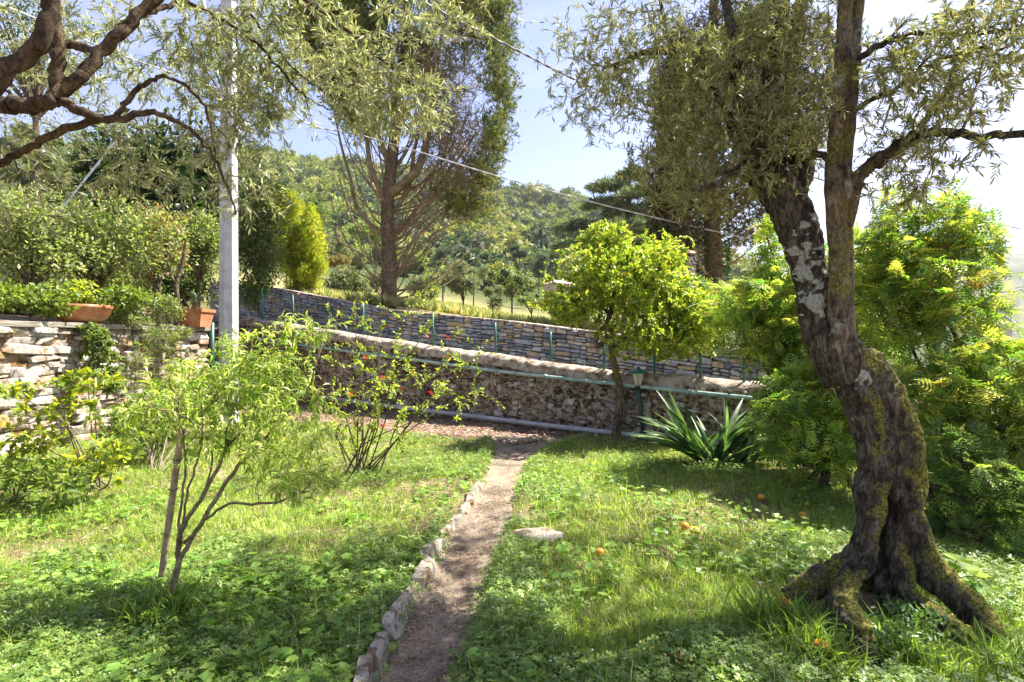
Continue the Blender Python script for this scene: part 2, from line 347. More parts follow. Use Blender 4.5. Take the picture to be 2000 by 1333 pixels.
def frond(npair=8, ll=0.26, wd=0.05):
    v, f = [], []
    for i in range(npair):
        t = 0.12+0.86*i/(npair-1); L = ll*math.sin(math.pi*(0.2+0.72*t))
        for s in (1, -1):
            b = len(v); x, y, z = 0, t, -0.28*t*t
            v += [(x, y, z), (x+s*L*.55, y+L*.25+wd*.5, z+.02), (x+s*L, y+L*.55, z-.03), (x+s*L*.55, y+L*.25-wd*.8, z+.02)]
            f += [(b, b+1, b+2), (b, b+2, b+3)]
    b = len(v); v += [(-.01, 0, 0), (.01, 0, 0), (0, 1, -.28)]; f.append((b, b+1, b+2))
    return T_(v, f)
T_FROND = frond()
T_FROND2 = frond(5, .42, .13)
def tuft(n=8, seed=1, wd=0.09):
    r = np.random.default_rng(seed); v, f = [], []
    for i in range(n):
        d = nrm(r.normal(size=3)+np.array((0, .9, .2))); L = r.uniform(.5, 1); s = nrm(np.cross(d, r.normal(size=3)))*wd
        b = len(v); v += [tuple(-s*.5), tuple(s*.5), tuple(d*L*.6+s), tuple(d*L)]; f += [(b, b+1, b+2), (b, b+2, b+3)]
    return T_(v, f)
T_TUFT = tuft(7, 1, 0.09)
T_TUFTL = tuft(8, 3, 0.17)

def frames(dirs, up_jit=0.5, up=(0, 0, 1)):
    n = len(dirs); y = nrm(dirs)
    u = np.array(up)[None]+R_.normal(size=(n, 3))*up_jit
    x = nrm(np.cross(y, u)); z = np.cross(x, y)
    return np.stack([x, y, z], -1)       # columns
def scatter(T, pos, dirs, scale, col, up_jit=0.5, cj=0.15, up=(0, 0, 1)):
    v, f = T; n = len(pos)
    if n == 0: return np.zeros((0, 3)), np.zeros((0, 3), int), np.zeros((0, 3))
    Rm = frames(np.asarray(dirs), up_jit, up)
    s = np.broadcast_to(np.asarray(scale, float).reshape(-1, 1, 1) if np.ndim(scale) else scale, (n, 1, 1))
    V = np.einsum('nij,kj->nki', Rm, v)*s + np.asarray(pos)[:, None, :]
    Fc = f[None]+(np.arange(n)*len(v))[:, None, None]
    c = np.asarray(col, float)
    if c.ndim == 1: c = np.broadcast_to(c, (n, 3))
    b = 1+R_.normal(size=(n, 1))*cj; h = R_.normal(size=(n, 3))*cj*0.3
    c = np.clip(c*b*(1+h), 0.004, 0.9)
    return V.reshape(-1, 3), Fc.reshape(-1, 3), np.repeat(c, len(v), axis=0)
def palette(n, cols, wts=None):
    cols = np.array(cols); return cols[R_.choice(len(cols), n, p=wts)]

# ------------------------------------------------------------------ skeleton growth
class Skel:
    def __init__(s): s.P = np.zeros((0, 3)); s.T = np.zeros((0, 3)); s.R = np.zeros(0); s.D = np.zeros(0)
    def _add(s, p, r, d0=0):
        t = nrm(np.gradient(p, axis=0)); L = np.concatenate([[0], np.cumsum(np.linalg.norm(np.diff(p, axis=0), axis=1))])+d0
        s.P = np.vstack([s.P, p]); s.T = np.vstack([s.T, t]); s.R = np.concatenate([s.R, r]); s.D = np.concatenate([s.D, L])
    def limb(s, pts, r0, r1, sub=5, d0=0.0, skip=0.0):
        p = catmull(pts, sub); r = np.linspace(r0, r1, len(p)); k = int(len(p)*skip); s._add(p[k:], r[k:], d0); return p, r
    def grow(s, targets, r0=0.01, r1=0.003, sag=0.0, wig=0.12, pts=5, back=0.25):
        out = []
        if len(targets) == 0: return out
        P0 = s.P.copy(); dmin = np.array([np.min(((P0-t)**2).sum(1)) for t in targets]); order = np.argsort(dmin)
        cap = len(s.P)+len(targets)*pts
        BP = np.zeros((cap, 3)); BT = np.zeros((cap, 3)); BR = np.zeros(cap); BD = np.zeros(cap)
        n = len(s.P); BP[:n] = s.P; BT[:n] = s.T; BR[:n] = s.R; BD[:n] = s.D
        for ti in order:
            t = targets[ti]; dv = t-BP[:n]; dist = np.sqrt((dv**2).sum(1))
            al = (dv*BT[:n]).sum(1)/np.maximum(dist, 1e-6)
            cost = dist*(1.35-0.35*al)+BD[:n]*back*0.2
            i = int(np.argmin(cost)); a = BP[i]; L = dist[i]
            if L < 1e-4: continue
            u = np.linspace(0, 1, pts)[:, None]
            c1 = a + BT[i]*L*0.3 + (t-a)*0.15
            p = (1-u)**2*a + 2*u*(1-u)*(c1*0.5+(a+t)*0.25+np.array((0, 0, L*0.12))) + u*u*t
            off = R_.normal(size=3)*L*wig; p = p+off*np.sin(u*math.pi)
            p[:, 2] -= (sag*L*u[:, 0]**2)
            rr0 = min(r0, BR[i]*0.8); r = np.linspace(rr0, min(r1, rr0), pts)
            out.append((p, r)); m = pts-1
            tt = nrm(np.gradient(p, axis=0))
            BP[n:n+m] = p[1:]; BT[n:n+m] = tt[1:]; BR[n:n+m] = r[1:]; BD[n:n+m] = BD[i]+np.linspace(L/m, L, m); n += m
        s.P, s.T, s.R, s.D = BP[:n], BT[:n], BR[:n], BD[:n]
        return out
def ell(lst):
    """list of (px,py,d, rx_px, ry_px, rd_m, n[, shell]) -> world points"""
    out = []
    for e in lst:
        px, py, d, rx, ry, rd, n = e[:7]; sh = e[7] if len(e) > 7 else 0.0
        v = nrm(R_.normal(size=(n, 3))); c = P(px, py, d)
        v = v*((R_.uniform(sh**3, 1, n)**(1/3))*(1+.55*vnoise(v*1.5+c*3, 1, 5))*np.where(R_.uniform(size=n) < .12, R_.uniform(1, 1.4, n), 1))[:, None]; out.append(c + v*np.array((rx/F*d, rd, ry/F*d)))
    return np.vstack(out)
def tubes(twigs, n=4):
    return merge([tube(p, r, n, cap=False) for p, r in twigs]) if twigs else (np.zeros((0, 3)), np.zeros((0, 3), int))
def leaves_on(twigs, T, per, size, col, spread=0.8, start=0.15, up_jit=0.5, sj=0.25, cj=0.15, droop=0.0, tip=True, wts=None, up=(0, 0, 1)):
    pos, dr = [], []
    for p, r in twigs:
        L = np.linalg.norm(p[-1]-p[0]); k = per if isinstance(per, int) else max(2, int(L*per[0]))
        if not isinstance(per, int): k = min(k, per[1])
        t = np.linspace(start, 1, k)*(len(p)-1); i = np.minimum(t.astype(int), len(p)-2); f = (t-i)[:, None]
        q = p[i]*(1-f)+p[i+1]*f; tg = nrm(p[i+1]-p[i])
        sv = nrm(np.cross(tg, R_.normal(size=3))); sgn = np.where(np.arange(k) % 2 == 0, 1, -1)[:, None]
        d = tg*(1.0) + (sv*sgn + R_.normal(size=(k, 3))*0.35)*spread
        d[:, 2] -= droop
        pos.append(q); dr.append(d)
    if not pos: return scatter(T, [], [], 1, (0, 0, 0))
    pos = np.vstack(pos); dr = np.vstack(dr); n = len(pos)
    c = palette(n, col, wts) if np.ndim(col) == 2 else np.array(col)
    return scatter(T, pos, dr, size*(1+R_.uniform(-sj, sj, n)), c, up_jit, cj, up)

# ------------------------------------------------------------------ terrain
def wallY(X, off=0.0): return 10.72+off-0.68*X
ridge_x = np.array([-1400, -400, 300, 480, 600, 700, 850, 980, 1100, 1200, 1350, 1500, 1700, 2000, 3400])
ridge_y = np.array([230, 250, 275, 300, 318, 330, 358, 388, 402, 420, 470, 560, 640, 690, 700])
base_x = np.array([-1400, 300, 540, 700, 900, 1000, 1200, 1450, 1700, 2000, 3400])
base_y = np.array([480, 530, 568, 590, 612, 632, 655, 690, 730, 770, 800])
fd = np.array([0, 20, 40, 80, 120, 200, 330, 400, 700]); ft = np.array([0, 0, .05, .13, .27, .6, 1, 0.92, 0.4])
def terr(X, Y):
    X = np.asarray(X, float); Y = np.asarray(Y, float); d = np.maximum(Y, 8.0); px = CX+X/d*F
    yb = np.interp(px, base_x, base_y); yr = np.interp(px, ridge_x, ridge_y); t = np.interp(d, fd, ft)
    z = EYE+(CY-(yb*(1-t)+yr*t))/F*d
    z = np.where(d > 330, np.minimum(z, EYE+(CY-yr)/F*330*(1-(d-330)/900)), z)
    pts = np.stack([X, Y, X*0], -1).reshape(-1, 3)
    z = z + (fbm(pts, 0.02, 5, 3)*4.0).reshape(z.shape)*np.clip((d-60)/200, 0, 1) + (vnoise(pts, 0.3, 9)*0.08).reshape(z.shape)
    # road between the two walls and the garden stay below their own sheets
    X_ = X; s = Y-wallY(X_, 4.4)
    return np.where(s < 0, -0.6 - 0*X, z)
us = np.linspace(-1.6, 1.6, 260)
ds = np.concatenate([np.linspace(1.0, 60, 90), 60*np.power(700/60, np.linspace(0.02, 1, 70))])
U, D_ = np.meshgrid(us, ds); X = U*D_; Y = D_
Z = terr(X, Y); n1, n2 = X.shape
V = np.stack([X, Y, Z], -1).reshape(-1, 3)
i = np.arange(n1-1)[:, None]*n2+np.arange(n2-1)[None]
Q = np.stack([i, i+1, i+n2+1, i+n2], -1).reshape(-1, 4)
dd = V[:, 1]; mixt = np.clip((dd-40)/60, 0, 1)[:, None]
ns = (0.5+0.5*fbm(V*np.array((1, 1, 0)), 0.25, 3, 4)/1.8)[:, None]
dry = np.array((0.36, 0.30, 0.14))*(1-ns)+np.array((0.22, 0.22, 0.08))*ns
grn = np.array((0.035, 0.055, 0.018))*(1-ns)+np.array((0.06, 0.085, 0.025))*ns
add('terrain', V, Q, M['terrain'], col=dry*(1-mixt)+grn*mixt, kind='structure')
# far ridge to the right, across the valley
fx = np.linspace(1150, 2500, 220); rows = [(900, 700, 0), (1100, 640, .5), (1300, 0, 1), (1500, 0, .8), (2000, 0, .2)]
pts = []
rp = np.interp(fx, [1150, 1400, 1600, 1750, 1880, 2000, 2200, 2500], [600, 560, 530, 505, 490, 496, 480, 500])
for k in range(26):
    t = k/25; d = 800+900*t
    prof = np.sin(min(t*1.35, 1)*math.pi/2)**0.9 if t < .75 else 1-(t-.75)*1.2
    z0 = -60.0; zr = EYE+(CY-rp)/F*1400
    pts.append(np.stack([(fx-CX)/F*d, np.full(len(fx), d), z0+(zr-z0)*prof], -1))
V = np.array(pts); n1, n2 = V.shape[:2]; V = V.reshape(-1, 3)
V[:, 2] += fbm(V, 0.012, 4, 5)*7+vnoise(V, 0.09, 6)*3
i = np.arange(n1-1)[:, None]*n2+np.arange(n2-1)[None]; Q = np.stack([i, i+1, i+n2+1, i+n2], -1).reshape(-1, 4)
ns = np.clip(0.5+fbm(V, 0.03, 3, 4), 0, 1)[:, None]
add('hills', V, Q, M['terrain'], col=np.array((0.04, 0.06, 0.02))*(1-ns)+np.array((0.12, 0.125, 0.06))*ns, kind='structure')
# valley floor and the horizon
V = np.array([(-6000, -200, -62), (6000, -200, -62), (6000, 7000, -62), (-6000, 7000, -62)], float)
V = np.array([(-3000, 700, -20), (3000, 700, -62), (3000, 2600, -62), (-3000, 2600, -20)], float)
add('land', V, np.array([[0, 1, 2, 3]]), M['terrain'], col=np.tile((0.05, 0.07, 0.03), (4, 1)), kind='structure')
# garden ground (flat lawn soil, slight unevenness)
path_px = [(700, 905, 1420), (725, 890, 1333), (790, 932, 1200), (850, 962, 1100), (872, 985, 1050), (907, 1000, 1000), (938, 1012, 950), (958, 1028, 905), (966, 1068, 870), (950, 1130, 850)]
pl = np.array([G(a, y)[:2] for a, b, y in path_px]); pr = np.array([G(b, y)[:2] for a, b, y in path_px]); pc = (pl+pr)/2; pw = np.linalg.norm(pr-pl, axis=1)/2
def path_sd(xy):
    """signed distance-like: <0 inside the path"""
    best = np.full(len(xy), 1e9)
    for i in range(len(pc)-1):
        a, b = pc[i], pc[i+1]; ab = b-a; t = np.clip(((xy-a)@ab)/(ab@ab), 0, 1); q = a+t[:, None]*ab
        w_ = pw[i]*(1-t)+pw[i+1]*t; best = np.minimum(best, np.linalg.norm(xy-q, axis=1)-w_)
    return best
def gz(xy):
    p = np.column_stack([xy, np.zeros(len(xy))]); s = path_sd(xy)
    z = fbm(p, 0.9, 11, 3)*0.035 + 0.012*vnoise(p, 6, 3)
    return z*np.clip(s/0.3, 0.15, 1) - 0.03*np.clip(1-s/0.06, 0, 1)*(s < 0.06) + 0.02*np.exp(-((s-0.12)/0.1)**2)
xs = np.arange(-9, 9.01, 0.08); ys = np.arange(0.6, 20, 0.08)
X, Y = np.meshgrid(xs, ys); xy = np.stack([X, Y], -1).reshape(-1, 2)
V = np.column_stack([xy, gz(xy)]); n1, n2 = X.shape
i = np.arange(n1-1)[:, None]*n2+np.arange(n2-1)[None]; Q = np.stack([i, i+1, i+n2+1, i+n2], -1).reshape(-1, 4)
cen = V[Q].mean(1); Q = Q[cen[:, 1] < wallY(cen[:, 0], 0.35)]
add('ground', V, Q, M['soil'], kind='structure')
V = np.array([(-30, -25, -0.12), (30, -25, -0.12), (30, 0.8, -0.12), (-30, 0.8, -0.12), (9, .6, -.12), (30, .6, -.12), (30, 9, -3), (9, 5.2, -.12)], float)
add('yard', V, np.array([[0, 1, 2, 3], [4, 5, 6, 7]]), M['soil'], kind='structure')
# path: dirt sheet a little above the dip
q = []; cc = catmull(np.column_stack([pc, pw]), 10); tt = nrm(np.gradient(cc[:, :2], axis=0)); nn_ = np.stack([tt[:, 1], -tt[:, 0]], -1); K = 12
for k in range(K+1):
    s = k/K*2-1; e = cc[:, 2]*s + (R_.normal(size=len(cc))*0.02 if abs(s) == 1 else 0)
    xy = cc[:, :2]+nn_*(e[:, None]); q.append(np.column_stack([xy, -0.016+0.018*s*s+0.008*vnoise(np.column_stack([xy, xy[:, 0]*0]), 9, 2)]))
V = np.array(q); n1, n2 = V.shape[:2]; V = V.reshape(-1, 3); i = np.arange(n1-1)[:, None]*n2+np.arange(n2-1)[None]
add('path', V, np.stack([i, i+n2, i+n2+1, i+1], -1).reshape(-1, 4), M['path'], kind='structure')
# bare littered strip at the foot of the wall
strip = []
for t in np.linspace(0, 1, 60):
    X0 = -6.2+t*8.0; far = wallY(X0, -0.02)/1.0
    near = far - (2.3 if X0 < -0.8 else max(0.7, 2.3-0.9*(X0+0.8))) + 0.25*math.sin(t*23)+0.15*math.sin(t*61)
    for s in np.linspace(0, 1, 9):
        y = near*(1-s)+far*s; strip.append((X0, y, 0.0))
V = np.array(strip); V[:, 2] = np.maximum(gz(V[:, :2]), -0.012)+0.006+0.01; i = np.arange(59)[:, None]*9+np.arange(8)[None]
add('dirt_path', V, np.stack([i, i+9, i+10, i+1], -1).reshape(-1, 4), M['litterground'], kind='structure')
STRIPV = V
# road between the walls
V = []
for t in np.linspace(0, 1, 30):
    X0 = -12+t*22; zt = np.interp(X0, [-12, -7.6, -3.6, 1.72, 3.7, 10], [2.9, 2.29, 1.73, 1.1, 0.965, 0.4])-1.0
    V += [(X0, wallY(X0, 0.3), zt), (X0, wallY(X0, 3.7), zt)]
V = np.array(V); i = np.arange(29)*2
add('road', V, np.stack([i, i+2, i+3, i+1], -1), M['road'], kind='structure')

# ------------------------------------------------------------------ stones
def rock_mesh(name, mat, seed, ch=0.16, jit=0.10):
    r = np.random.default_rng(seed); v = []
    for sx in (-1, 1):
        for sy in (-1, 1):
            for sz in (-1, 1):
                c = np.array((sx, sy, sz))*0.5 + r.uniform(-jit, jit, 3)*0.6
                for k in range(3):
                    q = c.copy(); q_ = np.array((sx, sy, sz))*ch*(1+r.uniform(-.4, .6))
                    for a in range(3):
                        if a != k: q[a] -= q_[a]
                    v.append(q+r.uniform(-.02, .02, 3))
    import bmesh
    bm = bmesh.new()
    for q in v: bm.verts.new(q)
    res = bmesh.ops.convex_hull(bm, input=bm.verts)
    bmesh.ops.triangulate(bm, faces=bm.faces)
    me = bpy.data.meshes.new(name); bm.to_mesh(me); bm.free(); me.materials.append(mat)
    return me
def split(x0, z0, x1, z1, tw, th, out, rng):
    wd, h = x1-x0, z1-z0
    if wd > tw*rng.uniform(.75, 1.7) and wd/tw >= h/th*0.8:
        c = x0+wd*rng.uniform(.35, .65); split(x0, z0, c, z1, tw, th, out, rng); split(c, z0, x1, z1, tw, th, out, rng)
    elif h > th*rng.uniform(.75, 1.6):
        c = z0+h*rng.uniform(.35, .65); split(x0, z0, x1, c, tw, th, out, rng); split(x0, c, x1, z1, tw, th, out, rng)
    else: out.append((x0, z0, x1, z1))
def wall_stones(parent, A, B, topz, H, tw, th, mat, seed, maxparts=290, depth=0.16, proud=0.03, joint=0.012, keep=1.0, tilt=2.0, pz=0.0, name='stone', rough=0):
    """A,B: xy ends; topz(s) top height at s metres from A; stones fill H below it"""
    rng = random.Random(seed); A = np.array(A, float); B = np.array(B, float); L = np.linalg.norm(B-A); u = (B-A)/L; nrmv = np.array((u[1], -u[0]))
    out = []; nb = max(1, int(L/2.2))
    for k in range(nb): split(L*k/nb, 0, L*(k+1)/nb, H, tw, th, out, rng)
    meshes = [rock_mesh('stone_shape', mat, seed*31+k, (.16, .2, .11)[rough], (.12, .24, .22)[rough]) for k in range(10)]
    items = []
    for (x0, z0, x1, z1) in out:
        if rng.random() > keep: continue
        s = (x0+x1)/2; c2 = A+u*s; zc = topz(s)-H+(z0+z1)/2-pz
        sl = math.atan2(topz(s+.1)-topz(s-.1), .2)
        dist = math.hypot(c2[0], c2[1]); area = (x1-x0)*(z1-z0)/dist**2
        pxx = CX+c2[0]/c2[1]*F; vis = -250 < pxx < 2100
        items.append((area if vis else 0, s, c2, zc, x1-x0, z1-z0, sl))
    items.sort(key=lambda t: -t[0]); rest = []
    for k, (ar, s, c2, zc, wd, h, sl) in enumerate(items):
        pr = proud*rng.uniform(0.2, 1.5)
        pos = c2+nrmv*(pr-depth/2)
        m = Matrix.Translation((pos[0], pos[1], zc)) @ Matrix.Rotation(math.atan2(u[1], u[0])+rad(rng.uniform(-tilt, tilt)), 4, 'Z') @ Matrix.Rotation(-sl+rad(rng.uniform(-tilt, tilt)), 4, 'Y') @ Matrix.Rotation(rad(rng.uniform(-tilt, tilt)), 4, 'X') @ Matrix.Diagonal((max(.03, wd-joint)*rng.choice((1, 1, -1)), depth, max(.02, h-joint), 1))
        me = meshes[rng.randrange(10)]
        if k < maxparts and ar > 0: place(name, me, m, parent)
        else: rest.append((me, m, rng.random()))
    if rest:
        L_ = []; rn = []
        for me, m, q in rest:
            v = np.array([m @ x.co for x in me.vertices]); f = np.array([p.vertices[:] for p in me.polygons]); L_.append((v, f)); rn.append(np.full(len(v), q))
        Vv, Ff = merge(L_); add('rubble_stone', Vv, Ff, mat, parent, smooth=False, attrs={'rnd': np.concatenate(rn)}, kind='stuff')
def prism(A, B, topf, H, t0, t1, mat, name, parent, n=40, disp=0.0, seed=0, round_top=0.0, rows=8, kind=None, fine=0.0):
    """wall body between xy ends with thickness from t0 (front, towards camera) to t1 (back)"""
    A = np.array(A, float); B = np.array(B, float); L = np.linalg.norm(B-A); u = (B-A)/L; nv = np.array((u[1], -u[0]))
    sec = [(t0, -H)]+[(t0, -H+H*k/rows) for k in range(1, rows+1)]
    if round_top:
        w_ = (t0-t1)/2; c = (t0+t1)/2; sec = [(t0, -H+(H-round_top)*k/rows) for k in range(rows+1)]
        sec += [(c+w_*math.cos(a), -round_top+round_top*math.sin(a)) for a in np.linspace(0.2, math.pi-0.2, 9)]
        sec += [(t1, -round_top), (t1, -H)]
    else: sec += [(t1, 0), (t1, -H)]
    ss = np.linspace(0, L, n); V = []
    for s in ss:
        c = A+u*s
        for (t, z) in sec: q = c+nv*t; V.append((q[0], q[1], topf(s)+z))
    V = np.array(V); K = len(sec)
    if disp:
        V += np.array((nv[0], nv[1], 0))[None]*(fbm(V, 1.7, seed, 5, 0.6)*disp)[:, None]; V[:, 2] += fbm(V, 1.3, seed+3, 3)*disp*0.5
        V += np.array((nv[0], nv[1], .7))[None]*(fbm(V, 9, seed+8, 4, .6)*fine)[:, None]
    i = np.arange(n-1)[:, None]*K+np.arange(K-1)[None]; Q = np.stack([i, i+K, i+K+1, i+1], -1).reshape(-1, 4)
    k = np.arange(1, K-1); Qe = np.stack([k*0, k, k+1, k*0], -1)[:, :3]
    Tr = np.concatenate([Q[:, [0, 1, 2]], Q[:, [0, 2, 3]], Qe[:, ::-1], Qe+(n-1)*K])
    return add(name, V, Tr, mat, parent, smooth=bool(disp), kind=kind)

# --- left garden wall
LA, LB = (-7.58, 4.0), (-6.42, 12.0)
def ltop(s): return 1.80
lw = thing('stone_wall', (-7.0, 8.0, 0), 'tall pale dry-stone retaining wall with orange moss, left of the lawn', 'stone wall')
prism(LA, LB, ltop, 2.0, -0.045, -0.55, M['mortar_left'], 'wall_core', lw, 160, 0.055, 3, rows=44)
wall_stones(lw, LA, LB, ltop, 1.95, 0.50, 0.15, M['stone_left'], 5, 290, 0.24, 0.05, -0.012, 0.88, 5, pz=0, rough=2)
rng = random.Random(4); s = 0; LL = math.dist(LA, LB); ua = (np.array(LB)-np.array(LA))/LL
capm = [rock_mesh('coping_shape', M['slab'], 900+k, 0.08, 0.05) for k in range(4)]
while s < LL-0.2:
    wd = min(rng.uniform(.7, 1.3), LL-s); c = np.array(LA)+ua*(s+wd/2)+np.array((ua[1], -ua[0]))*(-0.22)
    m = Matrix.Translation((c[0], c[1], 1.845+rng.uniform(-.01, .01))) @ Matrix.Rotation(math.atan2(ua[1], ua[0])+rad(rng.uniform(-1, 1)), 4, 'Z') @ Matrix.Rotation(rad(rng.uniform(-.8, .8)), 4, 'Y') @ Matrix.Diagonal((wd-.015, 0.62, 0.085, 1))
    place('coping_slab', rng.choice(capm), m, lw); s += wd
# return face of the left wall end
prism((-6.43, 12.02), (-9.5, 13.6), ltop, 2.0, 0.0, -0.5, M['mortar_left'], 'wall_end', lw, 12, 0.02, 3, rows=8)
# terrace behind the left wall
V = np.array([(-7.7, 3, 1.78), (-6.75, 12.4, 1.80), (-9, 19, 2.2), (-30, 24, 4.5), (-30, 3, 2.6)], float)
add('terrace_ground', V, np.array([[0, 1, 2], [0, 2, 3], [0, 3, 4]]), M['litterground'], kind='structure')

# --- brown wall with cement top
BXs = [-9.2, -7.6, -3.6, -0.3, 1.72, 3.7, 6.5]; BZs = [2.45, 2.29, 1.73, 1.33, 1.1, 0.965, 0.75]
BA = (-9.2, wallY(-9.2)); BB = (6.5, wallY(6.5)); BL = math.dist(BA, BB)
def btop(s): return float(np.interp(-9.2+s/BL*15.7, BXs, BZs))
bw = thing('garden_wall', (0, 10.72, 0), 'low brown rubble boundary wall with rounded cement top at the end of the garden', 'wall')
prism(BA, BB, lambda s: btop(s)-0.12, 2.6, 0.0, -0.38, M['rubble'], 'wall_body', bw, 620, 0.05, 21, rows=46, fine=.02)
prism(BA, BB, btop, 0.22, 0.03, -0.42, M['coping'], 'coping', bw, 900, 0.05, 33, round_top=0.09, rows=5, fine=.016)
wall_stones(bw, BA, BB, lambda s: btop(s)-0.28, 1.75, 0.25, 0.12, M['stone_brown'], 9, 290, 0.16, 0.045, 0.02, 0.8, 9, name='stone', rough=1)

# --- grey stone wall across the road
GX = [-12, -8.2, -3.7, 0, 4.53, 9]; GZ = [3.9, 3.41, 2.5, 2.06, 1.39, 0.9]
GA = (-12.0, wallY(-12, 3.6)); GB = (8.5, wallY(8.5, 3.6)); GL = math.dist(GA, GB)
def gtop(s): return float(np.interp(-12+s/GL*20.5, GX, GZ))
gw = thing('roadside_wall', (0, 14.3, 0), 'grey and ochre dry-stone wall descending behind the brown wall, across the road', 'stone wall')
prism(GA, GB, gtop, 1.7, -0.09, -1.0, M['mortar_dark'], 'wall_core', gw, 40)
wall_stones(gw, GA, GB, gtop, 1.45, 0.36, 0.12, M['stone_grey'], 14, 295, 0.18, 0.02, 0.016, 1.0, 2.0)
# flat capstones
s = 0; ug = (np.array(GB)-np.array(GA))/GL; capg = [rock_mesh('cap_shape', M['stone_grey'], 950+k, 0.1, 0.06) for k in range(4)]
L_ = []
while s < GL-0.3:
    wd = random.uniform(.4, .9); c = np.array(GA)+ug*(s+wd/2)-np.array((ug[1], -ug[0]))*0.2; slp = math.atan2(gtop(s+wd)-gtop(s), wd)
    m = Matrix.Translation((c[0], c[1], gtop(s+wd/2)+0.02)) @ Matrix.Rotation(math.atan2(ug[1], ug[0]), 4, 'Z') @ Matrix.Rotation(-slp, 4, 'Y') @ Matrix.Diagonal((wd-.015, 0.42, 0.05, 1))
    me = random.choice(capg); L_.append((np.array([m @ x.co for x in me.vertices]), np.array([p.vertices[:] for p in me.polygons]))); s += wd
V, Fc = merge(L_); add('capstones', V, Fc, M['coping'], gw, smooth=False, kind='stuff')

# --- fence posts and wires on the brown wall
fe = thing('wire_fence', (0, 10.9, 1.2), 'thin wire fence on slim green posts standing on the brown wall', 'fence')
def bwall_at(px, off=0.17):
    u = (px-CX)/F; Yv = (10.72+off)/(1+0.68*u); Xv = u*Yv; return Xv, Yv, float(np.interp(Xv, BXs, BZs))
tops = []
for px, pt in ((455, 548), (513, 560), (573, 576), (710, 590), (846, 613), (968, 630), (1075, 648), (1180, 664), (1278, 676), (1368, 688), (1453, 696), (1545, 712)):
    x, y, z = bwall_at(px); zt = EYE+(CY-pt)/F*y
    V, Fc = tube(np.array([(x, y, z-.08), (x, y, z+.3), (x+R_.uniform(-.015, .015), y, zt)]), 0.021, 8)
    add('fence_post', V, Fc, M['greenpaint'], fe); tops.append((x, y, zt, z))
L_ = []
for k in range(len(tops)-1):
    a, b = tops[k], tops[k+1]
    for fz in (0.12, 0.3, 0.5, .7, .88):
        pa = np.array((a[0], a[1]-.02, a[3]+(a[2]-a[3])*fz)); pb = np.array((b[0], b[1]-.02, b[3]+(b[2]-b[3])*fz)); L_.append(tube(np.array([pa, (pa+pb)/2-np.array((0, 0, .01)), pb]), .0022, 3, False))
    nvw = int(math.dist(a[:2], b[:2])/0.16)
    for j in range(nvw):
        t = (j+.5)/nvw; q = np.array(a)*(1-t)+np.array(b)*t; L_.append(tube(np.array([(q[0], q[1]-.02, q[3]+.02), (q[0], q[1]-.02, q[2]-.04)]), .0014, 3, False))
V, Fc = merge(L_); add('wire_mesh', V, Fc, M['greenpaint'], fe)

# --- pipes along the brown wall
def pipe(name, spec, r, mat, label, off):
    pts = []
    for px, py in spec:
        x, y, _ = bwall_at(px, off); pts.append((x, y, EYE+(CY-py)/F*y))
    p = catmull(pts, 6); V, Fc = tube(p, r, 12); b = p[len(p)//2].copy()
    t = thing(name, b, label, 'pipe'); add('pipe_run', V, Fc, mat, t)
    for k in range(3, len(p)-1, 6):
        d = nrm(p[min(k+1, len(p)-1)]-p[k-1]); V, Fc = tube(np.array([p[k]-d*.03, p[k]+d*.03]), r*1.28, 12); add('clip', V, Fc, mat, t)
        V, Fc = tube(np.array([p[k], p[k]+np.array((0.56, .83, 0))*(-off+.1)]), r*.35, 6); add('bracket', V, Fc, mat, t)
pipe('water_pipe', [(480, 655), (560, 670), (640, 681), (790, 700), (950, 722), (1200, 750), (1480, 779), (1620, 793)], 0.032, M['palegreen'], 'faded green pipe running along the middle of the brown wall', -0.12)
pipe('drain_pipe', [(640, 777), (760, 793), (940, 815), (1060, 830), (1175, 843), (1300, 857), (1420, 869), (1560, 886)], 0.045, M['greypipe'], 'grey pipe along the foot of the brown wall', -0.22)

# --- concrete pole
px0, d0 = 447, 11.0
pb = P(px0, 830, d0); pb[2] = 0
po = thing('utility_pole', pb, 'tall grey octagonal concrete utility pole at the end of the left wall', 'utility pole')
V, Fc = tube(np.array([pb+np.array((0, 0, z)) for z in (-.1, 2, 4, 6, 8.6)]), [0.19, 0.18, .17, .155, .14], 8); add('pole_shaft', V, Fc, M['concrete'], po, smooth=False)
V, Fc = tube(np.array([pb+np.array((0, 0, z)) for z in (8.2, 8.35)]), 0.17, 12); add('clamp', V, Fc, M['wire'], po)
V, Fc = tube(np.array([pb+np.array((-.6, 0, 8.0)), pb+np.array((.6, 0, 8.0))]), 0.03, 8); add('crossarm', V, Fc, M['wire'], po)
for dx in (-.5, .5):
    V, Fc = tube(np.array([pb+np.array((dx, 0, z)) for z in (8.0, 8.08, 8.14, 8.2)]), [.03, .06, .04, .05], 10); add('insulator', V, Fc, M['shade'], po)
for zz in (2.6, 5.1):
    V, Fc = tube(np.array([pb+np.array((0, 0, z)) for z in (zz, zz+.035)]), .188-.006*zz, 8); add('steel_band', V, Fc, M['greypipe'], po, smooth=False)
ptop = pb+np.array((0, 0, 8.3))
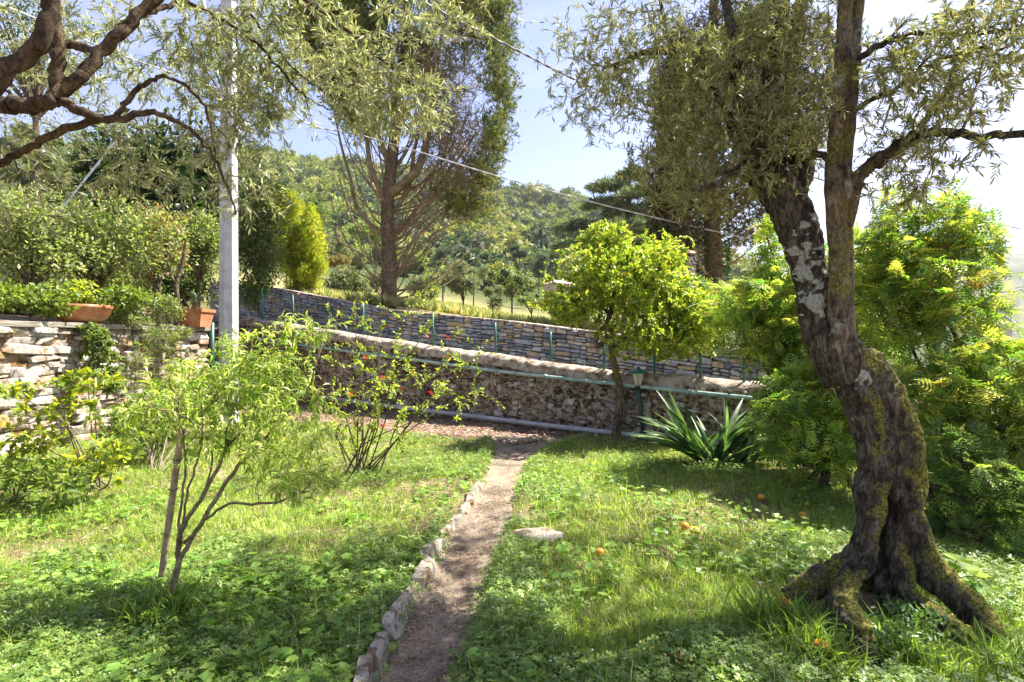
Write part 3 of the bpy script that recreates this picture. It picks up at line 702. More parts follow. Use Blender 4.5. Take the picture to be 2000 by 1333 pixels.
# guy wire
g0 = P(-60, 630, 9.2); V, Fc = tube(catmull([ptop, (ptop+g0)/2-np.array((0, 0, .06)), g0], 8), 0.018, 6)
add('guy_wire', V, Fc, M['wire'], base=g0, label='pale stay wire slanting from the concrete pole down to the left terrace', cat='cable')
def cable(pp, r, mat, label, twist=False):
    p = catmull([P(*q) for q in pp], 10)
    if twist:
        n = 160; t = np.linspace(0, len(p)-1, n); q = np.stack([np.interp(t, np.arange(len(p)), p[:, k]) for k in range(3)], -1)
        a = np.arange(n)*1.05; L_ = []
        for ph in (0, math.pi):
            L_.append(tube(q+np.stack([np.zeros(n), np.cos(a+ph)*r*.6, np.sin(a+ph)*r*.6], -1), r*.62, 5, False))
        V, Fc = merge(L_)
    else: V, Fc = tube(p, r, 6)
    add('overhead_cable', V, Fc, mat, base=p[len(p)//2], label=label, cat='cable', group='overhead cables')
cable([(447, -105, 11.0), (570, 216, 14.0), (700, 262, 15), (830, 300, 15.5), (1000, 352, 16.5), (1230, 413, 18), (1480, 469, 20), (1700, 505, 22)], 0.021, M['wire'], 'lower pale twisted cable crossing in front of the bare conifer', True)
cable([(600, -120, 6.2), (820, 0, 7), (1000, 93, 8), (1150, 168, 9), (1400, 278, 11), (1590, 346, 13), (1750, 396, 15), (2010, 450, 19), (2200, 480, 22)], 0.016, M['cable'], 'upper thick twisted cable dropping through the open sky to the right', True)
cable([(1700, 402, 24), (1880, 378, 26), (2000, 359, 28), (2200, 325, 30)], 0.01, M['cable'], 'upper of two thin wires at the right edge of the sky')
cable([(1700, 425, 24), (1880, 401, 26), (2000, 384, 28), (2200, 352, 30)], 0.01, M['cable'], 'lower of two thin wires at the right edge of the sky')
cable([(-150, -50, 6), (0, 8, 7), (80, 40, 8), (250, 112, 9.5), (447, 180, 11)], 0.012, M['wire'], 'white cable behind the olive branches in the top left corner')
# thin dark upright at the wall end
x, y, _ = P(414, 700, 12.3); V, Fc = tube(np.array([(x, y, -.1), (x, y, 1), (x, y, 2.0)]), 0.055, 8)
add('dark_upright', V, Fc, M['darkpost'], base=(x, y, 0), label='thin dark upright between the left wall and the concrete pole', cat='post')

# --- pots on the left wall
def lathe(prof, c, n=28, sq=None):
    V = []; m = len(prof)
    for r, z in prof:
        for k in range(n):
            a = k/n*2*math.pi; x, y = math.cos(a), math.sin(a)
            if sq:
                e = max(abs(x), abs(y)); f = (1-sq)+sq/e; x *= f; y *= f
            V.append((c[0]+x*r, c[1]+y*r, c[2]+z))
    i = np.arange(m-1)[:, None]*n; j = np.arange(n)[None]; k = (j+1) % n
    Q = np.stack([i+j, i+k, i+n+k, i+n+j], -1).reshape(-1, 4); return np.array(V), Q
c = np.array((-7.37, 8.9, 1.885)); c = np.array((P(160, 600, 9.3)[0], 9.3, 1.885))
bo = thing('flower_bowl', c, 'wide round terracotta bowl with a leafy plant on top of the left wall', 'plant pot')
V, Q = lathe([(0.0, 0), (.20, 0), (.33, .06), (.40, .16), (.425, .235), (.44, .25), (.44, .30), (.40, .30), (.38, .24), (0.0, .22)], c); add('bowl', V, Q, M['terracotta'], bo)
V, Q = lathe([(0, .25), (.2, .26), (.385, .245)], c); add('soil', V, Q, M['soilpot'], bo)
c = np.array((P(382, 600, 11.6)[0], 11.6, 1.885))
bp = thing('square_pot', c, 'square terracotta planter with a cactus, at the right end of the left wall', 'plant pot')
V, Q = lathe([(0, 0), (.20, 0), (.255, .30), (.275, .30), (.28, .365), (.25, .365), (.24, .32), (0, .32)], c, 32, 0.92); add('planter', V, Q, M['terracotta'], bp, smooth=False)
ct = thing('cactus', c+np.array((0, 0, .32)), 'prickly pear cactus with flat pads in the square terracotta planter', 'cactus')
for k, (dx, dz, a, s) in enumerate([(0, .09, .2, .11), (-.06, .27, -.5, .11), (.09, .22, .7, .09)]):
    th = np.linspace(0, 2*math.pi, 16, endpoint=False); vv = []
    for yy, sc_ in ((-.02, .9), (0, 1.0), (.02, .9)):
        for t in th: vv.append((math.cos(t)*s*.62*sc_, yy, math.sin(t)*s*sc_))
    vv += [(0, -.03, 0), (0, .03, 0)]; vv = np.array(vv); ca, sa = math.cos(a), math.sin(a)
    x = vv[:, 0]*ca+vv[:, 2]*sa; z = -vv[:, 0]*sa+vv[:, 2]*ca; vv = np.stack([x+dx, vv[:, 1]+k*.015, z+dz+.05], -1)+BASE[ct.name]
    ff = []
    for j in range(16):
        j2 = (j+1) % 16
        for r_ in (0, 16): ff += [(r_+j, r_+j2, r_+16+j2), (r_+j, r_+16+j2, r_+16+j)]
        ff += [(48, j2, j), (49, 32+j, 32+j2)]
    add('cactus_pad', vv, np.array(ff), M['leaf'], ct, col=np.tile((.12, .16, .10), (len(vv), 1)))

# --- garden lamp
lb = G(1258, 842); lb = np.array((P(1258, 842, 9.25)[0], 9.25, 0)); lt = P(1246, 757, 9.2)
la = thing('garden_lamp', lb, 'small leaning garden lamp with a green metal hat and cream shade beside the round tree', 'lamp')
V, Fc = tube(np.array([lb-np.array((0, 0, .05)), (lb+lt)/2, lt]), 0.033, 12); add('lamp_post', V, Fc, M['darkpost'], la)
V, Fc = tube(np.array([lt-np.array((0, 0, .01)), lt+np.array((0, 0, .035))]), 0.05, 12); add('collar', V, Fc, M['darkpost'], la)
V, Q = lathe([(.045, .03), (.065, .06), (.085, .14), (.105, .235), (.108, .25), (.0, .25)], lt, 24); add('lamp_shade', V, Q, M['shade'], la)
for k in range(6):
    a = k*math.pi/3+.3; V, Fc = tube(np.array([lt+np.array((math.cos(a)*r, math.sin(a)*r, z)) for r, z in ((.055, .03), (.09, .14), (.113, .25))]), .004, 5); add('rib', V, Fc, M['darkpost'], la)
V, Q = lathe([(0, .32), (.03, .315), (.06, .30), (.13, .272), (.185, .245), (.188, .238), (.12, .255), (0, .26)], lt, 28); hat = add('lamp_hat', V, Q, M['greenpaint'], la)
V, Fc = tube(np.array([lt+np.array((0, 0, .31)), lt+np.array((0, 0, .345))]), [.02, .012], 10); add('finial', V, Fc, M['greenpaint'], la)

# --- path edging stones
ed = thing('stone_edging', (*pl[2], 0), 'row of rough upright stones edging the left side of the path', 'edging')
em = [rock_mesh('edge_shape', M['stone_path'], 600+k, 0.13, 0.26) for k in range(6)]
ec = catmull(np.column_stack([pl[:7], np.zeros(7)]), 12); sL = np.concatenate([[0], np.cumsum(np.linalg.norm(np.diff(ec, axis=0), axis=1))]); s = 0; rng = random.Random(3)
while s < sL[-1]-.1:
    wd = rng.uniform(.30, .62)*(1 if s < 2.2 else .6); c = np.array([np.interp(s+wd/2, sL, ec[:, k]) for k in range(3)]); c2 = np.array([np.interp(s+wd/2+.05, sL, ec[:, k]) for k in range(3)]); d = c2-c
    h = rng.uniform(.13, .16)*(1 if s < 2.2 else .75); nx = np.array((-d[1], d[0], 0)); nx /= np.linalg.norm(nx)
    m = Matrix.Translation(Vector(c+nx*0.015)+Vector((0, 0, (.085 if s < 2.2 else .055)-h/2+rng.uniform(-.012, .012)))) @ Matrix.Rotation(math.atan2(d[1], d[0])+rad(rng.uniform(-9, 9)), 4, 'Z') @ Matrix.Rotation(rad(rng.uniform(-22, 4)), 4, 'X') @ Matrix.Rotation(rad(rng.uniform(-7, 7)), 4, 'Y') @ Matrix.Diagonal((wd*1.04, rng.uniform(.06, .10), h, 1))
    place('stone', rng.choice(em), m, ed); s += wd*rng.uniform(.93, 1.02)
# flat white rock in the grass right of the path
def lump(c, r, seed, amp=0.25, n=20, m=12, name='rock'):
    th = np.linspace(0, math.pi, m); ph = np.linspace(0, 2*math.pi, n, endpoint=False); V = np.array([(math.sin(t)*math.cos(p), math.sin(t)*math.sin(p), math.cos(t)) for t in th for p in ph])
    k = 1+fbm(V, 1.5, seed, 4)*amp; V = V*k[:, None]*np.array(r)+np.array(c)
    i = np.arange(m-1)[:, None]*n; j = np.arange(n)[None]; q = (j+1) % n
    Q = np.stack([i+j, i+n+j, i+n+q, i+q], -1).reshape(-1, 4); return V, Q
g_ = G(1045, 1050)
V, Q = lump(g_+np.array((0, 0, .01)), (.22, .15, .055), 41, .3, 30, 16)
add('flat_stone', V, Q, M['coping'], base=g_, label='flat whitish stone set in the grass right of the path', cat='stone')
g_ = G(1005, 858)
V, Q = lump(g_, (.5, .3, .025), 44, .25, 30, 10); add('paving_slab', V, Q, M['stone_path'], base=g_, label='flat grey stone slab where the path meets the wall strip', cat='stone')

# ------------------------------------------------------------------ houses far off
def house(px, py, d, wm, hm, label, rot=0.2, floors=2, nwin=3, rm='roofm'):
    c = P(px, py, d); zb = c[2]-hm; b = np.array((c[0], c[1], zb)); t = thing('house', b, label, 'house', 'houses across the valley')
    def bx(cx, cy, cz, sx, sy, sz):
        v = np.array([(x*sx/2, y*sy/2, z*sz/2) for x in (-1, 1) for y in (-1, 1) for z in (-1, 1)])+np.array((cx, cy, cz))
        v = np.column_stack([v[:, 0]*math.cos(rot)-v[:, 1]*math.sin(rot), v[:, 0]*math.sin(rot)+v[:, 1]*math.cos(rot), v[:, 2]])+b
        return v, np.array([(0, 1, 3, 2), (4, 6, 7, 5), (0, 4, 5, 1), (2, 3, 7, 6), (0, 2, 6, 4), (1, 5, 7, 3)])
    dp = wm*.7; add('wall', *bx(0, 0, hm/2-hm*.4, wm, dp, hm*1.8), M['housewall'], t, smooth=False)
    e = .4; v = np.array([(-wm/2-e, -dp/2-e, hm), (wm/2+e, -dp/2-e, hm), (wm/2+e, dp/2+e, hm), (-wm/2-e, dp/2+e, hm), (-wm/4, 0, hm+wm*.16), (wm/4, 0, hm+wm*.16)])
    v[:, 2] += .02; v = np.column_stack([v[:, 0]*math.cos(rot)-v[:, 1]*math.sin(rot), v[:, 0]*math.sin(rot)+v[:, 1]*math.cos(rot), v[:, 2]])+b
    add('roof', v, np.array([(0, 1, 5), (0, 5, 4), (1, 2, 5), (2, 3, 4), (2, 4, 5), (3, 0, 4), (0, 3, 2), (0, 2, 1)]), M[rm], t, smooth=False)
    for f in range(floors):
        for k in range(nwin): add('window', *bx(-wm/2+wm*(k+.5)/nwin, -dp/2-.02, hm*(f+.5)/floors, wm*.10, .1, hm*.22), M['glass'], t, smooth=False)
house(1948, 590, 260, 9, 9, 'pink house half hidden by leaves at the right edge', .3)
house(1975, 497, 1350, 40, 16, 'long pale building on the far ridge, right edge', .1, 2, 6)
house(1940, 521, 900, 22, 10, 'upper pinkish house on the far slope behind the shrubs', .2)
house(1905, 540, 850, 14, 8, 'smaller pinkish house on the far slope, left of its neighbours', -.2)
house(1094, 556, 95, 4.5, 1.6, 'low house with pale roof behind the crown of the round tree', .5, 1, 2, 'coping')
house(1322, 500, 150, 14, 8, 'lilac-looking house seen behind the ivy-clad conifer', .2)
# low pale wall in the dry field
a = P(925, 619, 24); b = P(1032, 622, 24); t_ = thing('field_wall', ((a+b)/2-np.array((0, 0, .6))), 'short pale concrete wall standing in the dry field', 'wall')
prism(a[:2], b[:2], lambda s: a[2], 1.4, 0.0, -0.3, M['coping'], 'wall_body', t_, 14, 0.01, 3)

# ------------------------------------------------------------------ blobby far forest on the hill (one mass) and single trees in the middle distance
def ico(n=1):
    import bmesh
    bm = bmesh.new(); bmesh.ops.create_icosphere(bm, subdivisions=n, radius=1); v = np.array([x.co[:] for x in bm.verts]); f = np.array([[q.index for q in p.verts] for p in bm.faces]); bm.free(); return v, f
ICO1, ICO2 = ico(1), ico(2)
N = 5200
d = 95+np.sqrt(R_.uniform(0, 1, N))*260; pxs = R_.uniform(420, 1640, N)
X = (pxs-CX)/F*d; zt = terr(X, d); keep = (zt > -0.5) & (d < 345)
X, d, zt = X[keep], d[keep], zt[keep]
order = np.argsort(d); X, d, zt = X[order], d[order], zt[order]
L_ = []
cpal = np.array([(.26, .30, .06), (.20, .25, .05), (.12, .165, .04), (.07, .11, .045), (.33, .33, .09), (.055, .085, .035)])
cw = np.array([.26, .27, .18, .08, .15, .06])
hs = np.clip(R_.lognormal(1.12, .33, len(X)), 1.6, 6.2)*(0.75+0.25*d/250)
cidx = np.clip(((fbm(np.column_stack([X, d, X*0]), .02, 8, 3)*.5+.5)*6+R_.normal(size=len(X))*1.3), 0, 5).astype(int)
cidx = np.where(R_.uniform(size=len(X)) < .55, R_.choice(6, len(X), p=cw), cidx)
for k in range(len(X)):
    c = np.array((X[k], d[k], zt[k]+hs[k]*.75)); rx = hs[k]*R_.uniform(.8, 1.1); rz = hs[k]*R_.uniform(.7, 1.1)
    m = 26; v = nrm(R_.normal(size=(m, 3))+np.array((0, -.45, .3))); p = c+v*np.array((rx, rx, rz))*R_.uniform(.72, 1.05, (m, 1))
    col = cpal[cidx[k]]
    s1 = scatter(T_TUFTL, p, v+R_.normal(size=(m, 3))*.5, hs[k]*.42, col, .6, .16)
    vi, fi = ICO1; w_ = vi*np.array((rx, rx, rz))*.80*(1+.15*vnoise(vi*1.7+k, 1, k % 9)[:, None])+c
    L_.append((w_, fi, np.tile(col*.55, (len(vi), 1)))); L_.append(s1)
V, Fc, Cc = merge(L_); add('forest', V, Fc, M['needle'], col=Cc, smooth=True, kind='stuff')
print('forest tris', len(Fc))

def blob_tree(name, px, py, d, rx, ry, cols, label, cat, group=None, n=900, ts=0.06, flat=0.0, T=T_TUFTL, mat='leaf', lobes=7, trunk_r=0.03, rz=0.8, inner=0.4, base_py=None):
    """crown centre at px,py (photo), radii in photo px; lobes of leaf clumps round a trunk with limbs"""
    c = P(px, py, d); Rx, Rz = rx/F*d, ry/F*d; tz = float(terr(np.array([c[0]]), np.array([c[1]]))[0])
    tz = min(tz, c[2]-Rz*.6) if base_py is None else EYE+(CY-base_py)/F*d
    b = np.array((c[0], c[1], tz)); t = thing(name, b, label, cat, group)
    size = max(Rx, Rz)
    lc = nrm(R_.normal(size=(lobes, 3)))*R_.uniform(.2, .85, (lobes, 1)); lr = R_.uniform(.28, .55, lobes)*(1 if lobes < 12 else .85)
    L_ = []; tw = []
    per = n//lobes
    for q, r in zip(lc, lr):
        v = nrm(R_.normal(size=(per, 3))); p = (q+v*r*R_.uniform(.25, 1.12, (per, 1))**.6)
        W = c+p*np.array((Rx, Rx*rz, Rz)); L_.append(scatter(T, W, v+R_.normal(size=(per, 3))*.6, size*ts*R_.uniform(.6, 1.3, per), palette(per, cols), .6, .18))
        e = c+q*np.array((Rx, Rx*rz, Rz)); f0 = min(.9, max(.3, 1-Rz*.95/max(c[2]-b[2], .01))); tw.append((catmull([b+(c-b)*f0, b+(c-b)*(f0*.5+.5)+(e-c)*.35, e], 3), np.linspace(size*trunk_r*.8, size*trunk_r*.2, 7)))
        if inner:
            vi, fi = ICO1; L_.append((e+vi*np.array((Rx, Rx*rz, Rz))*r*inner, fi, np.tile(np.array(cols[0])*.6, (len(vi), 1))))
    V, Fc, Cc = merge(L_); add('crown', V, Fc, M[mat], t, col=Cc)
    tw.append((np.array([b-np.array((0, 0, .1)), (b+c)/2, c]), np.array([size*trunk_r*1.6, size*trunk_r*1.2, size*trunk_r*.5])))
    V, Fc = tubes(tw, 6); add('trunk', V, Fc, M['twig_dark'], t)
    return t
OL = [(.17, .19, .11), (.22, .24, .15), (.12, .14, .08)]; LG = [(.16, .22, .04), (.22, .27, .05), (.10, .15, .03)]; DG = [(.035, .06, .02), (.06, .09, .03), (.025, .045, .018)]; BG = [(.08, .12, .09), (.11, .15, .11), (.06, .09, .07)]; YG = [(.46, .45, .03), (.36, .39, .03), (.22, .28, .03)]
MG = [(.12, .17, .04), (.18, .23, .05), (.08, .13, .03)]
gO = 'olive bushes in the field behind the wall'
for a in [(672, 556, 27, 62, 46, OL, 'wide grey-green olive bush left of the tall conifer trunk', 1500), (735, 548, 31, 40, 40, OL, 'grey-green olive bush hiding behind the tall conifer trunk', 1000), (820, 560, 30, 38, 34, OL, 'grey-green olive bush just right of the tall conifer trunk', 1000),
          (905, 556, 30, 44, 42, OL, 'round grey-green olive bush in the middle of the field', 1200), (962, 576, 27, 32, 28, OL, 'small grey-green olive bush left of the dark oak', 900), (660, 478, 52, 46, 42, OL, 'silvery olive tree on the slope left of the tall conifer', 1200), (865, 535, 44, 40, 30, OL, 'silvery olive tree beyond the middle of the field', 900), (925, 535, 50, 32, 26, OL, 'pale olive tree behind the round olive bush', 800)]:
    blob_tree('olive_bush', a[0], a[1], a[2], a[3], a[4], a[5], a[6], 'bush', gO, n=a[7], ts=.10)
blob_tree('oak_tree', 1000, 545, 36, 50, 46, DG+MG, 'dark green oak standing right of the olive bushes in the field', 'tree', n=1800, ts=.09, T=T_KITE)
blob_tree('bush', 1038, 590, 27, 34, 26, MG, 'mid-green bush at the foot of the dark oak', 'bush', n=900, ts=.12, T=T_KITE)
blob_tree('bush', 1105, 600, 25, 40, 28, MG, 'green bush behind the lower left of the round tree', 'bush', n=900, ts=.12, T=T_KITE)
blob_tree('bush', 840, 565, 22, 24, 30, LG, 'bright green climbing bush among the grey olives', 'bush', n=700, ts=.14, T=T_KITE)
blob_tree('bush', 655, 508, 38, 34, 18, [(.25, .16, .08), (.2, .17, .06), (.13, .14, .05)], 'rusty brown-tinged bush above the olive bushes on the left', 'bush', n=700, ts=.12)
blob_tree('bush', 735, 455, 85, 60, 25, LG+MG, 'light green thicket behind the tall conifer trunk', 'bush', n=900, ts=.10)
blob_tree('tree', 615, 420, 75, 45, 40, MG, 'mid-green tree on the slope just right of the yellow-green bush', 'tree', n=1100, ts=.10)
gP = 'umbrella pines below the wooded hill'
for px, py, d, rx, ry, lab in [(888, 492, 112, 26, 13, 'leftmost umbrella pine below the hill'), (935, 498, 118, 30, 12, 'umbrella pine with broad crown right of the leftmost one'), (975, 512, 108, 25, 11, 'low umbrella pine above the dark oak'), (1015, 492, 128, 26, 13, 'umbrella pine between the dark oak and the cedar'), (1085, 498, 105, 27, 13, 'rightmost umbrella pine, beside the round tree crown')]:
    blob_tree('umbrella_pine', px, py, d, rx, ry, [(.07, .11, .04), (.10, .14, .055), (.05, .08, .03)], lab, 'pine tree', gP, n=900, ts=.13, trunk_r=.035, base_py=py+38)
blob_tree('cedar_tree', 868, 505, 88, 26, 26, BG, 'blue-green cedar below the umbrella pines', 'tree', n=900, ts=.12)
blob_tree('cedar_tree', 1052, 520, 80, 27, 30, BG, 'blue-green cedar between the dark oak and the round tree', 'tree', n=900, ts=.12)
gC = 'cypresses on the hillside'
for px, py, d, ry, lab in [(1056, 470, 150, 22, 'slim dark cypress right of the middle, below the ridge'), (1068, 480, 140, 17, 'shorter slim cypress beside its taller neighbour'), (1028, 383, 318, 9, 'tiny cypress spike standing on the ridge line'), (1110, 455, 150, 18, 'slim cypress just left of the big cedar')]:
    blob_tree('cypress', px, py, d, ry*.2, ry, [(.025, .05, .02), (.04, .065, .025)], lab, 'cypress', gC, n=500, ts=.10, lobes=6, trunk_r=.01)
blob_tree('ridge_tree', 1047, 386, 318, 12, 9, DG+BG, 'dark round tree on the ridge line beside the tiny cypress', 'tree', n=500, ts=.2)

# yellow-green bush and left background vegetation
blob_tree('golden_bush', 582, 480, 20.9, 60, 104, YG, 'tall yellow-green golden conifer bush at the end of the grey wall', 'bush', n=9000, ts=.06, T=T_TUFT, lobes=26, base_py=580)
blob_tree('golden_bush', 604, 528, 20.6, 40, 56, YG, 'low rounded golden bush at the foot of the tall one', 'bush', n=3600, ts=.10, T=T_TUFT, lobes=14, base_py=585)
blob_tree('golden_bush', 560, 420, 23.5, 32, 46, YG, 'shorter pointed golden bush leaning behind the tall one', 'bush', n=1600, ts=.09, T=T_TUFT, lobes=8, base_py=580)
blob_tree('bush', 505, 455, 17.0, 62, 140, MG+OL+LG, 'tall mixed green shrub just right of the concrete pole', 'bush', n=9000, ts=.05, T=T_OVAL, lobes=30, base_py=610, inner=0, trunk_r=.008)
blob_tree('bush', 500, 560, 16.6, 62, 46, LG+MG, 'low bright shrub under the tall one right of the concrete pole', 'bush', n=3000, ts=.09, T=T_OVAL, lobes=14, base_py=612, inner=0, trunk_r=.008)
blob_tree('laurel_tree', 310, 370, 15.5, 165, 185, [(.022, .05, .018), (.035, .075, .028), (.05, .10, .03)], 'big dark glossy laurel tree behind the hedge on the left terrace', 'tree', n=9500, ts=.07, T=T_OVAL, mat='glossleaf', lobes=34, base_py=600, inner=.3)
blob_tree('dark_tree', 70, 90, 13.0, 190, 150, [(.035, .07, .025), (.05, .09, .03)], 'dark leafy tree seen through the olive branches in the top left corner', 'tree', n=4200, ts=.04, T=T_KITE, lobes=22, base_py=600, inner=0)
blob_tree('background_tree', 70, 340, 14.0, 160, 120, OL+MG, 'grey-green tree behind the hedge at the far left', 'tree', n=7000, ts=.045, T=T_SLIM, lobes=16, base_py=600)
blob_tree('thin_tree', 447, 110, 15.0, 170, 130, [(.05, .09, .025), (.08, .12, .03)], 'sparse dark tree behind the concrete pole and olive leaves', 'tree', n=2200, ts=.035, T=T_KITE, lobes=20, base_py=600, inner=0)
HC = [(.20, .25, .08), (.28, .31, .13), (.13, .18, .05), (.34, .35, .20)]
gH = 'shrubs growing on the left terrace'
hedge = [(60, 480, 9.5, 120, 115, HC, 'leftmost leafy shrub of the terrace hedge'), (190, 470, 10.5, 110, 110, HC, 'second shrub of the terrace hedge, above the terracotta bowl'), (300, 470, 11.5, 95, 95, HC+[(.30, .16, .09)], 'terrace shrub with reddish young leaves beside the square planter'), (390, 480, 12.6, 60, 80, HC+MG, 'narrow terrace shrub just left of the concrete pole')]
hedge += [(20, 560, 11, 130, 70, HC+MG, 'low wide shrub of the terrace behind the leftmost shrub'), (180, 555, 12.5, 130, 70, HC+MG, 'low dense shrub of the terrace behind the terracotta bowl'), (330, 550, 13.8, 110, 66, MG+DG, 'dark low shrub in the shade behind the square planter')]
for a in hedge:
    blob_tree('terrace_shrub', a[0], a[1], a[2], a[3], a[4], a[5], a[6], 'shrub', gH, n=6500, ts=.082, T=T_OVAL, lobes=34, base_py=640, trunk_r=.016, inner=0)
for px, py, d, rx, ry, c_, lab in [(60, 590, 8.6, 90, 36, LG, 'bright green low plant on the terrace edge at the far left'), (250, 590, 9.8, 70, 36, MG+LG, 'leafy plant spilling between bowl and square planter'), (325, 600, 10.8, 40, 34, HC, 'low plant under the tree stems beside the square planter')]:
    blob_tree('terrace_plant', px, py, d, rx, ry, c_, lab, 'plant', 'low plants along the terrace edge', n=1500, ts=.13, T=T_OVAL, lobes=9, base_py=632, inner=0, trunk_r=.01)
blob_tree('bowl_plant', 165, 575, 9.3, 45, 24, LG+YG, 'yellow-green plant growing in the terracotta bowl', 'plant', n=500, ts=.2, T=T_OVAL, lobes=6, base_py=600, inner=0, trunk_r=.01)
# small bare stems on the terrace near the square pot
for px, lab in ((343, 'pale forked stem left of the square planter'), (308, 'thin pale stem in the shade of the terrace shrub')):
    b = P(px, 632, 11.3); b[2] = 1.8; t = thing('sapling_stem', b, lab, 'sapling')
    sk = [(np.array([b, P(px+3, 590, 11.3), P(px+2, 555, 11.3), P(px+12, 520, 11.4), P(px+20, 470, 11.4)]), np.array([.05, .05, .045, .035, .02])), (np.array([P(px+2, 555, 11.3), P(px-12, 530, 11.3), P(px-18, 480, 11.4)]), np.array([.035, .03, .02]))]
    V, Fc = tubes([(catmull(p, 4), np.interp(np.linspace(0, 1, (len(p)-1)*4+1), np.linspace(0, 1, len(p)), r)) for p, r in sk], 8); add('stem', V, Fc, M['bark_pale'], t)

# ------------------------------------------------------------------ big conifer with bare branches
def conifer():
    b = P(760, 600, 19.0); b[2] = float(terr(np.array([b[0]]), np.array([b[1]]))[0])-.1
    t = thing('conifer_tree', b, 'tall half-bare cypress with a fan of dead branches behind the grey wall', 'tree')
    tr = [(b[0], b[1], b[2]), P(760, 500, 19), P(757, 400, 19), P(765, 320, 19), P(775, 220, 19), P(790, 100, 19), P(800, -60, 19), P(810, -250, 19)]
    sk = Skel(); p, r = sk.limb(tr, .27, .09, 6); V, Fc = tube(p, r, 12, jit=.06)
    add('trunk', V, Fc, M['bark_red'], t, attrs={'moss': np.zeros(len(V)), 'lichen': np.zeros(len(V))})
    limbs = []
    for pp, r0 in [([(757, 470), (700, 410), (685, 350), (668, 290), (655, 230)], .09), ([(757, 400), (725, 330), (715, 250), (700, 150), (690, 40)], .12), ([(762, 380), (815, 330), (838, 250), (850, 150), (870, 20)], .17), ([(760, 430), (800, 360), (810, 290), (835, 180), (840, 0)], .10),
                   ([(765, 330), (735, 250), (730, 120), (728, -60)], .12), ([(760, 545), (800, 480), (860, 420), (930, 380)], .045), ([(760, 560), (830, 470), (900, 430), (960, 400)], .035), ([(757, 500), (720, 470), (690, 430), (663, 350)], .03), ([(758, 530), (700, 492), (660, 470), (655, 440)], .03), ([(760, 480), (820, 400), (880, 330), (930, 260)], .06)]:
        q = [P(x, y, 19+R_.uniform(-.8, .8)*k/3) for k, (x, y) in enumerate(pp)]; limbs.append(sk.limb(q, r0, .03, 5))
    # curved sweeping bare branches
    for k in range(75):
        sx = R_.choice([-1, 1], p=[.32, .68]); y0 = R_.uniform(300, 600); reach = R_.uniform(40, 200)*(1 if sx > 0 else .6); up = R_.uniform(60, 260); zd = R_.uniform(-1.8, 1.8)
        q = [P(760, y0, 19), P(760+sx*reach*.35, y0-up*.12, 19+zd*.3), P(760+sx*reach*.75, y0-up*.5, 19+zd*.7), P(760+sx*reach, y0-up, 19+zd)]
        limbs.append(sk.limb(q, R_.uniform(.018, .045), .009, 4, d0=1))
    V, Fc = tubes(limbs, 6); add('branches', V, Fc, M['twig_red'], t, kind='stuff')
    tg = ell([(860, 190, 19, 80, 130, 2.0, 200), (890, 330, 19, 75, 90, 1.8, 200), (820, 380, 19, 100, 110, 1.5, 160), (700, 200, 19, 70, 180, 2, 120)])
    tw = sk.grow(tg, .022, .010, 0.0, .15, 5); tg = ell([(875, 190, 19, 75, 130, 2.0, 900), (895, 330, 19, 70, 90, 1.6, 700)])
    tw += sk.grow(tg, .013, .008, 0.05, .2, 4)
    V, Fc = tubes(tw, 3); add('dead_twigs', V, Fc, M['twig_red'], t, kind='stuff')
    green = ell([(680, 50, 19, 85, 100, 2, 520), (700, 190, 19, 50, 60, 1.6, 140), (800, -80, 19, 220, 110, 2.5, 500), (940, 30, 19, 80, 70, 2, 240), (975, 130, 19, 26, 46, 1.6, 60), (985, 190, 19, 22, 26, 1.6, 45), (972, 255, 19, 24, 34, 1.5, 50), (945, 335, 19, 30, 26, 1.5, 50), (915, 398, 19, 46, 20, 1.5, 60), (960, 290, 19, 20, 20, 1, 20), (690, 150, 19, 55, 80, 2, 150), (810, 110, 19, 50, 60, 2, 130), (600, 30, 19, 40, 60, 1.5, 90), (630, 110, 19, 35, 60, 1.5, 70)])
    tg = tg[(tg[:, 0]/tg[:, 1]*F+CX) < 965]; pos = np.repeat(tg[::4], 2, axis=0)+R_.normal(size=(len(tg[::4])*2, 3))*.25
    V, Fc, Cc = scatter(tuft(8, 9, .035), pos, R_.normal(size=(len(pos), 3))+np.array((.3, 0, .9)), R_.uniform(.3, .6, len(pos)), palette(len(pos), [(.24, .17, .095), (.36, .28, .18), (.15, .105, .06), (.12, .13, .04)]), .6, .2); add('dry_sprays', V, Fc, M['needle'], t, col=Cc, kind='stuff')
    gt = sk.grow(green, .016, .005, 0, .12, 4); V, Fc = tubes(gt, 3); add('twigs', V, Fc, M['twig_red'], t, kind='stuff')
    pos = np.repeat(green, 13, axis=0)+R_.normal(size=(len(green)*13, 3))*.17
    V, Fc, Cc = scatter(T_TUFT, pos, R_.normal(size=(len(pos), 3))+np.array((0, 0, .5)), R_.uniform(.10, .22, len(pos)), palette(len(pos), [(.10, .14, .03), (.16, .19, .045), (.26, .26, .07), (.05, .08, .022)]), .6, .2)
    add('crown', V, Fc, M['needle'], t, col=Cc); print('conifer', len(Fc))
conifer()
